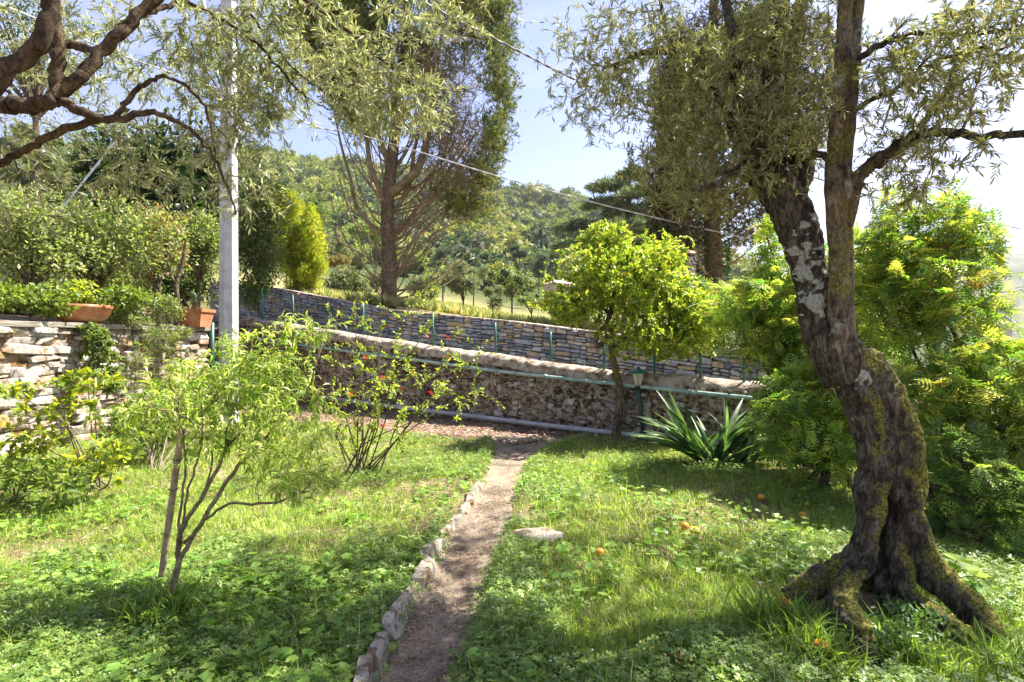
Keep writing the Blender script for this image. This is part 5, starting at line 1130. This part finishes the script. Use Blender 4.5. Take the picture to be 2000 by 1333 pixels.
# ------------------------------------------------------------------ red-flowered quince bush
def quince():
    b = G(700, 925); t = thing('quince_bush', b, 'thin-stemmed bush with red blossoms growing between the young tree and the path', 'bush')
    sk = Skel(); L_ = []
    for k, (tx, ty) in enumerate([(640, 640), (690, 600), (800, 600), (860, 560), (930, 700), (940, 760), (650, 760), (740, 650), (780, 700), (620, 820), (820, 680), (890, 640), (760, 760), (700, 800), (830, 800), (660, 850), (730, 620), (870, 760)]):
        e = P(tx, ty, 6.8+R_.uniform(-.7, .7)); a = b+R_.normal(size=3)*np.array((.10, .08, 0)); m1 = a*.6+e*.4+R_.normal(size=3)*.08+np.array((0, 0, .12)); L_.append(sk.limb([a, m1, a*.2+e*.8+R_.normal(size=3)*.06, e], .010, .003, 5, 0, .25))
    V, Fc = tubes(L_, 5); add('stems', V, Fc, M['twig_dark'], t, kind='stuff')
    ends = np.vstack([p[len(p)//3:] for p, r in L_]); tg = ends[R_.choice(len(ends), 260)]+R_.normal(size=(260, 3))*.16
    tw = sk.grow(tg, .004, .0015, 0, .12, 4); V, Fc = tubes(tw, 3); add('twigs', V, Fc, M['twig_dark'], t, kind='stuff')
    cs = [(.22, .30, .04), (.32, .38, .05), (.14, .21, .03), (.40, .43, .08)]
    A = leaves_on(tw, T_OVAL, 11, .045, cs, 1, .1, .6, .35); B = leaves_on(L_, T_OVAL, 14, .045, cs, 1.1, .45, .6, .35); V, Fc, Cc = merge([A, B]); add('crown', V, Fc, M['leaf'], t, col=Cc)
    for px, py in ((874, 659), (873, 698), (802, 730), (805, 726), (840, 767), (686, 768), (748, 738), (748, 830), (836, 655), (715, 698), (785, 760)):
        c = P(px, py, 6.6); V, Fc, Cc = scatter(T_OVAL, np.repeat(c[None], 7, 0), R_.normal(size=(7, 3))+np.array((0, -.4, .4)), .038, (.62, .035, .02), .8, .15); add('blossom', V, Fc, M['petal'], t, col=Cc)
quince()

# ------------------------------------------------------------------ iris / strap leaf clump
def straps(px, py, label, spread, n, d=None, tall=.6):
    b = G(px, py) if d is None else np.array((P(px, py, d)[0], d, 0)); t = thing('strap_plant', b, label, 'plant', 'strap-leaved plants beside the garden lamp')
    for k in range(n):
        az = R_.uniform(-.5, .5) + (0 if spread > 0 else math.pi); az = R_.uniform(0, 2*math.pi) if R_.random() < .3 else az
        el_ = R_.uniform(.6, 1.25); d_ = np.array((math.cos(az)*math.cos(el_), math.sin(az)*math.cos(el_), math.sin(el_)))
        V, Fc, Cc = scatter(T_IRIS, (b+R_.normal(size=3)*np.array((.05, .05, 0)))[None], d_[None], tall*R_.uniform(.7, 1.15), palette(1, [(.09, .16, .06), (.14, .23, .08), (.06, .12, .04)]), .4, .1)
        add('leaf', V, Fc, M['glossleaf'], t, col=Cc)
straps(1375, 905, 'strap-leaved plant with blades leaning left towards the lamp', -1, 44, tall=1.0)
straps(1395, 905, 'strap-leaved plant with blades fanning right, by the red flower', 1, 44, tall=1.0)
straps(1445, 910, 'dark strap-leaved plant nearest the feathery shrub', 1, 30, tall=.85)
b = G(1490, 905); t = thing('red_flower', b, 'small plant with orange-red flowers right of the strap-leaved plants', 'flower')
V, Fc = tube(np.array([b, b+np.array((.01, 0, .1)), b+np.array((0, 0, .17))]), .004, 5); add('stem', V, Fc, M['twig_green'], t)
pos = np.repeat((b+np.array((0, 0, .17)))[None], 24, 0)+R_.normal(size=(24, 3))*np.array((.05, .03, .02)); V, Fc, Cc = scatter(T_OVAL, pos, R_.normal(size=(24, 3))+np.array((0, 0, .5)), .045, (.70, .06, .015), .8, .15); add('petals', V, Fc, M['petal'], t, col=Cc)
V, Fc, Cc = scatter(T_OVAL, b+R_.normal(size=(60, 3))*np.array((.08, .08, .0))+np.array((0, 0, .06)), R_.normal(size=(60, 3))+np.array((0, 0, .6)), .06, (.10, .16, .04), .8, .15); add('foliage', V, Fc, M['leaf'], t, col=Cc)

# ------------------------------------------------------------------ feathery shrubs on the right
def feathery(px, py, d, label, E, dens, cols, fs=.15, pods=40, stems=7, name='feathery_shrub'):
    b = G(px, py) if d is None else np.array((P(px, py, d)[0], d, 0)); t = thing(name, b, label, 'shrub', 'feathery shrubs behind the old olive')
    sk = Skel(); L_ = []
    for k in range(stems):
        e = E[k % len(E)]; q = P(e[0]+R_.uniform(-.4, .4)*e[3], e[1]+R_.uniform(-.4, .4)*e[4], e[2]); a = b+R_.normal(size=3)*np.array((.12, .12, 0)); L_.append(sk.limb([a, a*.65+q*.35+R_.normal(size=3)*.1+np.array((0, 0, .15)), a*.3+q*.7+R_.normal(size=3)*.1, q], .035, .008, 5, 0, .15))
    V, Fc = tubes(L_, 7); add('stems', V, Fc, M['bark_warm'], t, attrs=attrs0(V), kind='stuff')
    tw2 = sk.grow(ell([(a, b_, c, rx, ry, rd, n) for a, b_, c, rx, ry, rd, n in E]), .010, .003, 0, .12, 5)
    tw3 = sk.grow(ell([(a, b_, c, rx*1.15, ry*1.15, rd, int(n*dens*.8)) for a, b_, c, rx, ry, rd, n in E]), .003, .0015, 0, .1, 4)
    V, Fc = tubes(tw2, 5); add('branches', V, Fc, M['twig'], t, kind='stuff'); V, Fc = tubes(tw3, 3); add('twigs', V, Fc, M['twig_green'], t, kind='stuff')
    V, Fc, Cc = leaves_on(tw3, T_FROND2, 6, fs*.8, cols, .95, .15, .35, .4, .2); add('crown', V, Fc, M['leaf'], t, col=Cc); print('feathery', len(Fc))
    if pods:
        pp = np.array([tw3[i][0][-1] for i in R_.choice(len(tw3), pods)]); pos = np.repeat(pp, 9, 0)+R_.normal(size=(pods*9, 3))*.035; V, Fc, Cc = scatter(T_LANCE, pos, R_.normal(size=(len(pos), 3))*.4+np.array((0, 0, -1)), .06, (.30, .07, .03), .8, .25); add('seed_pods', V, Fc, M['petal'], t, col=Cc, kind='stuff')
FC = [(.26, .36, .06), (.38, .44, .08), (.17, .28, .045), (.10, .19, .04), (.50, .50, .10)]
feathery(1560, 900, 7.2, 'bright feathery shrub with red pods left of the olive trunk', [(1470, 590, 7.2, 75, 60, .6, 26), (1510, 540, 7.2, 45, 50, .4, 10), (1500, 470, 7.2, 14, 40, .2, 4), (1540, 650, 7.0, 90, 60, .6, 26), (1480, 660, 7.0, 60, 50, .5, 16), (1570, 740, 6.8, 80, 60, .6, 22), (1600, 600, 7, 60, 110, .5, 20), (1670, 560, 7, 60, 110, .5, 22), (1690, 680, 7, 60, 70, .5, 16)], 7, FC, .17, 46)
feathery(1590, 960, 6.2, 'darker low feathery shrub beside the strap-leaved plants', [(1560, 790, 6.3, 80, 60, .5, 22), (1600, 860, 6.0, 80, 50, .5, 20), (1640, 760, 6, 60, 90, .5, 14)], 7, FC[2:4]+FC[:2], .16, 10, 5)
feathery(1850, 1000, 6.0, 'tall feathery shrub with red pods rising against the sky behind the olive trunk', [(1850, 440, 6.0, 60, 55, .4, 16), (1800, 520, 6.0, 90, 70, .5, 30), (1740, 600, 6.0, 70, 90, .5, 26), (1860, 600, 5.6, 90, 75, .5, 28), (1760, 450, 6.2, 50, 70, .4, 12), (1900, 480, 5.8, 24, 50, .3, 6), (1700, 520, 6.3, 50, 80, .4, 16)], 7, FC, .15, 60, 9)
feathery(2010, 1000, 4.9, 'feathery shrub filling the right edge of the garden', [(1960, 700, 5.0, 80, 50, .5, 16), (1930, 760, 5.0, 100, 75, .5, 34), (1830, 780, 5.2, 80, 80, .5, 26), (2020, 850, 4.8, 80, 80, .5, 20)], 7, FC, .14, 16, 8)
feathery(1880, 1080, 4.5, 'low dark feathery shrub on the ground right of the olive trunk', [(1880, 900, 4.7, 80, 70, .45, 26), (1960, 960, 4.5, 80, 80, .45, 24), (1850, 990, 4.6, 50, 50, .35, 12), (1960, 1060, 4.3, 60, 40, .3, 10)], 7, [(.14, .23, .06), (.21, .31, .08), (.10, .17, .05), (.30, .38, .09)], .12, 8, 6)
for k, (px, d, py, h) in enumerate([(2080, 7, 900, 0), (2150, 5.5, 900, 0)]): pass
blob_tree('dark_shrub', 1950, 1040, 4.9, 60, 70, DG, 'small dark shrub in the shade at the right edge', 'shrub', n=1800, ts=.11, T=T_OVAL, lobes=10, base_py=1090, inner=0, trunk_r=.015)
# yellowish weeds along the wall foot between straps and shrub
blob_tree('weed_bush', 1555, 840, 6.8, 80, 55, LG+YG, 'yellow-green weeds at the wall foot behind the strap-leaved plants', 'weeds', n=3200, ts=.085, T=T_OVAL, lobes=14, base_py=905, inner=0, trunk_r=.01)
# broad bright leaves right of the trunk
b = G(1840, 1150); t = thing('broadleaf_plant', b, 'plant with a few large bright green leaves right of the olive roots', 'plant')
for k, (px, py, s, az) in enumerate([(1845, 1108, .17, .3), (1885, 1112, .16, -.2), (1870, 1095, .15, .8), (1910, 1125, .13, -.3)]):
    c = P(px, py, 3.55); V, Fc = tube(catmull([b, (b+c)/2+np.array((0, 0, .03)), c], 4), .003, 5); add('stalk', V, Fc, M['twig_green'], t)
    V, Fc, Cc = scatter(T_MALLOW, c[None], np.array([(math.cos(az), math.sin(az)*.5-.3, -.1)]), s, (.26, .36, .04), .15, .05); add('leaf', V, Fc, M['leaf'], t, col=Cc)

# ------------------------------------------------------------------ shrub and hanging greens at the left wall
def leafy(name, px, py, d, label, cat, E, dens, cols, T, ls, per=8, stems=6, r=.01, mat='leaf', droop=0, group=None, base=None, sag=0):
    b = (G(px, py) if d is None else np.array((P(px, py, d)[0], d, 0))) if base is None else np.array(base); t = thing(name, b, label, cat, group)
    sk = Skel(); L_ = []
    for k in range(stems):
        e = E[k % len(E)]; q = P(e[0]+R_.uniform(-.5, .5)*e[3], e[1]+R_.uniform(-.5, .5)*e[4], e[2]); a = b+R_.normal(size=3)*np.array((.05, .05, 0)); L_.append(sk.limb([a, a*.5+q*.5+R_.normal(size=3)*.05, q], r, r*.3, 6))
    V, Fc = tubes(L_, 5); add('stems', V, Fc, M['twig'], t, kind='stuff')
    tw = sk.grow(ell([(a, b_, c, rx, ry, rd, n*dens) for a, b_, c, rx, ry, rd, n in E]), r*.4, .0015, sag, .12, 4); V, Fc = tubes(tw, 3); add('twigs', V, Fc, M['twig_green'], t, kind='stuff')
    V, Fc, Cc = leaves_on(tw, T, per, ls, cols, .9, .2, .5, .35, .16, droop); add('foliage', V, Fc, M[mat], t, col=Cc)
leafy('lemon_shrub', 190, 960, None, 'thin young shrub with yellow-green leaf clusters in front of the left wall', 'shrub', [(60, 870, 5.8, 60, 45, .4, 7), (170, 745, 5.8, 60, 20, .3, 5), (110, 800, 5.8, 80, 20, .3, 4), (200, 900, 5.6, 60, 50, .4, 7), (30, 760, 5.8, 40, 20, .3, 3)], 7, LG+YG, T_OVAL, .075, 8, 9, .012)
leafy('lemon_shrub', 20, 980, None, 'leafy low shrub at the left edge under the stone wall', 'shrub', [(30, 930, 5.2, 90, 38, .4, 11), (120, 945, 5.2, 70, 30, .3, 7)], 8, LG+MG, T_OVAL, .065, 8, 8, .01)
leafy('weed_bush', 300, 920, None, 'low leafy weeds at the foot of the left wall, behind the young tree', 'weeds', [(270, 840, 7.5, 80, 50, .5, 22), (330, 800, 8.3, 60, 50, .5, 16), (380, 760, 9.3, 50, 50, .5, 14), (470, 740, 9.5, 60, 60, .6, 20)], 9, LG+MG, T_OVAL, .07, 8, 10, .012)
leafy('hanging_plant', 0, 0, None, 'dark green creeper hanging down the left wall', 'creeper', [(195, 690, 8.9, 40, 55, .15, 24), (215, 745, 8.9, 22, 25, .1, 8), (180, 650, 9.0, 45, 20, .15, 8)], 9, MG+LG, T_OVAL, .06, 9, 8, .008, droop=.6, base=(-6.95, 9.0, 1.82), sag=.3)
leafy('hanging_plant', 0, 0, None, 'pale green weeds sprouting from the left wall near the pole', 'creeper', [(300, 660, 10.2, 60, 36, .12, 16), (340, 690, 10.6, 40, 36, .12, 12), (265, 700, 9.8, 30, 30, .1, 8), (300, 760, 9.8, 60, 30, .15, 12)], 9, HC+LG, T_SLIM, .07, 8, 8, .006, droop=.2, base=(-6.72, 10.2, 1.80), sag=.2)
leafy('hanging_plant', 0, 0, None, 'small shrub clinging to the top of the left wall over its coping', 'creeper', [(345, 650, 11.0, 30, 18, .15, 10), (240, 625, 9.9, 60, 14, .2, 14)], 9, HC+MG, T_SLIM, .08, 8, 8, .006, base=(-6.8, 10.4, 1.85))

# ------------------------------------------------------------------ oranges and fallen leaves
og = 'oranges fallen in the grass'
for px, py, r, lab in [(1487, 975, .032, 'orange lying farthest from the camera, left of the olive trunk'), (1568, 1007, .034, 'orange in dark grass nearest behind the olive trunk'), (1338, 1033, .034, 'left one of the pair of oranges in the open lawn'), (1360, 1041, .031, 'right one of the pair of oranges in the open lawn'), (1172, 1088, .032, 'orange closest to the flat whitish stone'), (1527, 1195, .042, 'biggest orange, beside the left root of the old olive'), (1602, 1283, .037, 'orange nearest the camera, in front of the olive roots')]:
    b = G(px, py+6); c = b+np.array((0, 0, r*.9+float(gz(b[None, :2])[0])+.03)); t = thing('orange', c-np.array((0, 0, r)), lab, 'orange', og)
    V, Q = lump(c, (r, r, r*.93), 7, .02, 24, 16)
    if 'mo' not in globals(): mo = simple('orange_peel', [(.3, (.62, .20, .01)), (.7, (.75, .30, .02))], 20, .45, .4, .002, 250, .5)
    add('peel', V, Q, mo, t); V, Q = lump(c+np.array((r*.2, -r*.5, r*.78)), (r*.12, r*.12, r*.06), 3, .2, 8, 5); add('stem_end', V, Q, M['twig_dark'], t)
mdl = simple('dead_leaf', [(.3, (.20, .07, .03)), (.7, (.38, .15, .06))], 15, .8, .3, .004, 60)
for px, py, s, lab in [(1292, 1296, .07, 'curled reddish-brown dead leaf at the bottom edge, left one of two'), (1325, 1310, .065, 'curled reddish-brown dead leaf at the bottom edge, right one of two')]:
    b = G(px, py); n = 8; V = []
    for i_ in range(n+1):
        tt_ = i_/n; wd = math.sin(math.pi*(tt_*.9+.05))*.4*s
        for s_ in (-1, -.5, 0, .5, 1): V.append((tt_*s*1.4, s_*wd, .035+abs(s_)**1.5*.022+math.sin(tt_*3)*.01))
    V = np.array(V); a_ = R_.uniform(0, 6); V = np.column_stack([V[:, 0]*math.cos(a_)-V[:, 1]*math.sin(a_), V[:, 0]*math.sin(a_)+V[:, 1]*math.cos(a_), V[:, 2]])+b
    i_ = np.arange(n)[:, None]*5+np.arange(4)[None]; add('dead_leaf', V, np.stack([i_, i_+5, i_+6, i_+1], -1).reshape(-1, 4), mdl, base=b, label=lab, cat='leaf', group='curled dead leaves at the bottom edge')

# ------------------------------------------------------------------ grass, clover, litter
ROOTS = [np.array([P(a, b_, c)[:2] for a, b_, c in q]) for q in ([(1550, 1180, 3.4), (1590, 1150, 3.42), (1650, 1105, 3.42)], [(1705, 1300, 2.8), (1690, 1262, 2.88), (1665, 1215, 3.0), (1642, 1165, 3.12), (1655, 1130, 3.25)], [(1945, 1250, 2.98), (1920, 1215, 3.08), (1875, 1170, 3.18), (1835, 1135, 3.25)], [(1895, 1285, 2.92), (1860, 1250, 3.0), (1815, 1205, 3.12)])]
def on_lawn(n, dmax=13.5, pwr=1.0):
    """random ground points inside the view, denser near"""
    d = 2.2+(dmax-2.2)*R_.uniform(0, 1, n)**pwr; px = R_.uniform(-160, 2160, n); x = (px-CX)/F*d; xy = np.stack([x, d], -1)
    ok = (d < wallY(x)-.12) & (x > np.interp(d, [4, 12], [-7.5, -6.4])+.05) & (path_sd(xy) > .02-.09*R_.uniform(0, 1, len(xy))**2.5)
    strip_near = wallY(x) - np.where(x < -.8, 2.1, np.maximum(.5, 2.1-.9*(x+.8)))
    ok &= ~((d > strip_near) & (x > -6.2) & (x < 1.6)) | (R_.uniform(size=n) < .05)
    fs_ = G(1045, 1050); tr = np.zeros(len(x), bool)
    for ox, oy in ((1487, 981), (1568, 1013), (1338, 1039), (1360, 1047), (1172, 1094), (1527, 1201), (1602, 1289)):
        o_ = G(ox, oy); tr |= np.hypot(x-o_[0], (d-o_[1]+.04)/1.8) < .04
    tr |= (np.hypot(x-2.15, d-3.45) < .22) | (np.hypot((x-fs_[0])/1.2, d-fs_[1]) < .17*R_.uniform(.75, 1.05, len(x)))
    for ra in ROOTS:
        for a_, b_ in zip(ra[:-1], ra[1:]):
            ab = b_-a_; t = np.clip(((xy-a_)@ab)/(ab@ab), 0, 1); tr |= np.linalg.norm(xy-a_-t[:, None]*ab, axis=1) < .075
    ok &= ~tr
    return xy[ok]
def dens(xy, s=.9, seed=51): return fbm(np.column_stack([xy, xy[:, 0]*0]), s, seed, 4)
xy = on_lawn(400000, 12.5, 1.2); dn = dens(xy)+.6*dens(xy, 3.5, 88); xy = xy[(dn > -.8+R_.uniform(-.3, .3, len(xy)))]
n = len(xy); print('grass', n); dn = dens(xy, 1.3, 61)
g3 = np.column_stack([xy, gz(xy)-.005]); dist = xy[:, 1]
up = np.column_stack([R_.normal(size=n)*.35, R_.normal(size=n)*.35, np.ones(n)])
hgt = np.clip(.045+.032*dn+.03*np.clip(dens(xy, 3.2, 66), -1, 1)+R_.exponential(.026, n), .015, .22)
ctype = R_.uniform(size=n); gcol = np.where(ctype[:, None] < .30, np.array((.20, .31, .05)), np.where(ctype[:, None] < .68, np.array((.30, .40, .07)), np.where(ctype[:, None] < .88, np.array((.16, .23, .05)), np.array((.54, .48, .26)))))
# blades: template is along +Z, so build with its own frame
v, f = T_BLADE; az = R_.uniform(0, 2*math.pi, n); ca, sa = np.cos(az), np.sin(az); bend = np.where(R_.uniform(size=n) < .4, R_.uniform(1.6, 3.6, n), R_.uniform(.3, 1.6, n))
wdt = (.6+.08*dist)*R_.uniform(.7, 1.5, n)*.075
lx = v[None, :, 0]*wdt[:, None]*1.0; ly = v[None, :, 1]*bend[:, None]*hgt[:, None]; lz = v[None, :, 2]*hgt[:, None]*(1-np.minimum(.22*bend[:, None], .65)*v[None, :, 2])
V = np.stack([g3[:, 0, None]+lx*ca[:, None]-ly*sa[:, None], g3[:, 1, None]+lx*sa[:, None]+ly*ca[:, None], g3[:, 2, None]+lz], -1).reshape(-1, 3)
Fc = (f[None]+(np.arange(n)*5)[:, None, None]).reshape(-1, 3); cc2 = gcol*(1+R_.normal(size=(n, 1))*.18)*(1+.12*dn[:, None]); add('grass', V, Fc, M['grass'], col=np.repeat(np.clip(cc2, .01, .8), 5, 0), kind='stuff')
# clover, denser near the path and in the lower parts
xy = on_lawn(150000, 9.5, 1.25); s_ = path_sd(xy); dc = dens(xy, .8, 71)*1.3+.7*np.exp(-s_/.6)+np.where(xy[:, 1] < 4.6, .15, -.22)-.12*(xy[:, 0] < -1.6)+.25*dens(xy, 4, 99); xy = xy[dc > .18+R_.uniform(-.15, .15, len(xy))]
n = len(xy); n = min(n, 48000); xy = xy[R_.permutation(len(xy))[:n]]; print('clover', n)
hh = R_.uniform(.03, .085, n)*(1+.3*dens(xy, 2, 5)); ss = R_.uniform(.012, .036, n); v, f = T_CLOVER; az = R_.uniform(0, 2*math.pi, n); ca, sa = np.cos(az)[:, None], np.sin(az)[:, None]
tx, ty = R_.normal(size=n)*.3, R_.normal(size=n)*.3
isleaf = (v[:, 2] > .5)
X_ = v[None, :, 0]*ss[:, None]; Y_ = v[None, :, 1]*ss[:, None]; Z_ = np.where(isleaf[None], hh[:, None]+(v[None, :, 2]-1)*ss[:, None], v[None, :, 2]*hh[:, None])
Z_ = Z_+np.where(isleaf[None], X_*tx[:, None]+Y_*ty[:, None], 0); gz_ = gz(xy)
V = np.stack([xy[:, 0, None]+X_*ca-Y_*sa, xy[:, 1, None]+X_*sa+Y_*ca, gz_[:, None]+Z_], -1).reshape(-1, 3); Fc = (f[None]+(np.arange(n)*len(v))[:, None, None]).reshape(-1, 3)
cl = palette(n, [(.14, .23, .06), (.21, .31, .08), (.11, .18, .045), (.29, .37, .11)])*(1+R_.normal(size=(n, 1))*.14)
add('clover', V, Fc, M['leaf'], col=np.repeat(np.clip(cl, .01, .6), len(v), 0), kind='stuff')
# larger mallow-like leaves
xy = on_lawn(9000, 7.5, 1.2); dm = dens(xy, .9, 171)+np.where((xy[:, 0] < -.3) & (xy[:, 1] < 4.2), .5, 0); xy = xy[dm > .05][:4800]; n = len(xy)
pos = np.column_stack([xy, gz(xy)+R_.uniform(.03, .10, n)]); V, Fc, Cc = scatter(T_MALLOW, pos, np.column_stack([R_.normal(size=(n, 2)), R_.normal(size=n)*.15]), R_.uniform(.035, .075, n), palette(n, [(.16, .29, .05), (.24, .37, .07), (.12, .21, .04)]), .3, .15); add('ground_leaves', V, Fc, M['leaf'], col=Cc, kind='stuff')
# feathery weeds in the lawn
xy = on_lawn(24000, 11, 1.2); xy = xy[dens(xy, 1.1, 271) > -.3][:13000]; n = len(xy); pos = np.column_stack([xy, gz(xy)]); V, Fc, Cc = scatter(T_FROND, pos, np.column_stack([R_.normal(size=(n, 2)), R_.uniform(.3, 1.4, n)]), R_.uniform(.05, .12, n), palette(n, [(.17, .27, .04), (.28, .37, .06)]), .4, .15); add('weeds', V, Fc, M['leaf'], col=Cc, kind='stuff')
# tiny white and yellow flowers
xy = on_lawn(900, 11, 1.2)[:420]; n = len(xy); pos = np.repeat(np.column_stack([xy, gz(xy)+R_.uniform(.05, .11, n)]), 5, 0); V, Fc, Cc = scatter(T_KITE, pos, np.column_stack([R_.normal(size=(n*5, 2)), R_.uniform(0, .4, n*5)]), .010, (.8, .8, .76), .4, .05); add('daisies', V, Fc, M['petal'], col=Cc, kind='stuff')
# dry litter: leaves, needles and sticks on path, strip and in bare grass
def litter(xy, zf, cols, size, name, T=T_SLIM):
    n = len(xy); pos = np.column_stack([xy, zf(xy)+R_.uniform(.003, .014, n)]); V, Fc, Cc = scatter(T, pos, np.column_stack([R_.normal(size=(n, 2)), R_.normal(size=n)*.12]), size*R_.uniform(.4, 1.5, n), palette(n, cols), .25, .2); add(name, V, Fc, M['petal'], col=Cc, kind='stuff')
t_ = R_.uniform(0, len(cc)-1.001, 15000); i_ = t_.astype(int); f_ = (t_-i_)[:, None]; base_ = cc[i_]*(1-f_)+cc[i_+1]*f_; side = R_.beta(.7, .7, len(t_))*2-1; nx_ = nn_[i_]
xyp = base_[:, :2]+nx_*(side*base_[:, 2]*1.0)[:, None]; kp = R_.uniform(size=len(xyp)) < (.25+.75*np.clip(dens(xyp, 3, 12)+.3+np.abs(side)*.5, 0, 1)); xyp = xyp[kp]
litter(xyp, lambda q: np.full(len(q), -.016), [(.20, .12, .06), (.30, .19, .10), (.13, .08, .05), (.40, .30, .20)], .028, 'path_litter', T_SLIM)
xs_ = STRIPV[R_.choice(len(STRIPV), 15000)]; xs_ = xs_[:, :2]+R_.normal(size=(len(xs_), 2))*.12; xs_ = xs_[xs_[:, 1] < wallY(xs_[:, 0])-.08]; litter(xs_, lambda q: np.maximum(gz(q), -.012)+.016, [(.30, .19, .13), (.42, .30, .22), (.20, .12, .08), (.5, .42, .34)], .055, 'leaf_litter', T_OVAL)
xy = on_lawn(22000, 11, 1.2); litter(xy, lambda q: gz(q)+.012, [(.44, .36, .23), (.58, .50, .36), (.30, .20, .11)], .045, 'dry_leaves', T_SLIM)
# tall dry grass in the field beyond the grey wall
n = 16000; d = 18+R_.uniform(0, 1, n)**1.3*22; px = R_.uniform(560, 1250, n); X = (px-CX)/F*d; s_ = d-wallY(X, 3.9); ok = s_ > .1; X, d = X[ok], d[ok]; n = len(X); z = terr(X, d)
V, Fc, Cc = scatter(T_TUFT, np.stack([X, d, z], -1), np.column_stack([R_.normal(size=(n, 2))*.3, np.ones(n)]), R_.uniform(.12, .42, n), palette(n, [(.45, .38, .18), (.33, .33, .15), (.20, .25, .09), (.50, .44, .26), (.16, .22, .06)]), .5, .15); add('dry_grass', V, Fc, M['grass'], col=Cc, kind='stuff')
# grass tufts round the olive roots and the young tree foot
cs_ = [G(1575, 1255), G(1765, 1290), G(1600, 1300), G(1500, 1225), G(320, 1200), G(345, 1190), G(300, 1210), G(1960, 1310)]
xy = np.vstack([c_[:2]+R_.normal(size=(240, 2))*.09 for c_ in cs_]); n = len(xy); pos = np.column_stack([xy, gz(xy)])
V, Fc, Cc = scatter(longleaf(.9, .022, 3), pos, np.column_stack([R_.normal(size=(n, 2))*.5, np.ones(n)]), R_.uniform(.10, .26, n), palette(n, [(.16, .25, .04), (.24, .32, .06), (.10, .17, .03)]), .5, .15); add('tall_grass', V, Fc, M['grass'], col=Cc, kind='stuff')
xy = np.vstack([G(a, b_)[:2]+R_.normal(size=(170, 2))*.07 for a, b_ in ((1770, 1230), (1800, 1260), (1740, 1225), (1720, 1270), (1760, 1290))]); n = len(xy); pos = np.column_stack([xy, gz(xy)+R_.uniform(.02, .16, n)])
V, Fc, Cc = scatter(T_OVAL, pos, R_.normal(size=(n, 3))+np.array((0, 0, .5)), R_.uniform(.03, .05, n), palette(n, [(.06, .12, .035), (.09, .16, .05)]), .4, .12); add('ground_ivy', V, Fc, M['glossleaf'], col=Cc, kind='stuff')

# ------------------------------------------------------------------ air
def box(name, lo, hi):
    lo, hi = np.array(lo, float), np.array(hi, float); V = np.array([(x, y, z) for x in (lo[0], hi[0]) for y in (lo[1], hi[1]) for z in (lo[2], hi[2])])
    return V, np.array([(0, 1, 3, 2), (4, 6, 7, 5), (0, 4, 5, 1), (2, 3, 7, 6), (0, 2, 6, 4), (1, 5, 7, 3)])
hm = bpy.data.materials.new('air'); hm.use_nodes = True; nt = hm.node_tree; nt.nodes.clear(); o_ = nt.nodes.new('ShaderNodeOutputMaterial'); pv = nt.nodes.new('ShaderNodeVolumePrincipled')
pv.inputs['Color'].default_value = (.88, .88, 1, 1); pv.inputs['Density'].default_value = .00016; pv.inputs['Anisotropy'].default_value = 0.3; nt.links.new(pv.outputs[0], o_.inputs['Volume'])
V, Q = box('haze', (-3100, -300, -65), (3100, 2700, 330)); h = add('haze', V, Q, hm, smooth=False, kind='stuff')
print('tris', sum(len(o.data.polygons)*(1 if len(o.data.polygons) and len(o.data.polygons[0].vertices) == 3 else 2) for o in bpy.data.objects if o.type == 'MESH'), 'objs', len(bpy.data.objects))
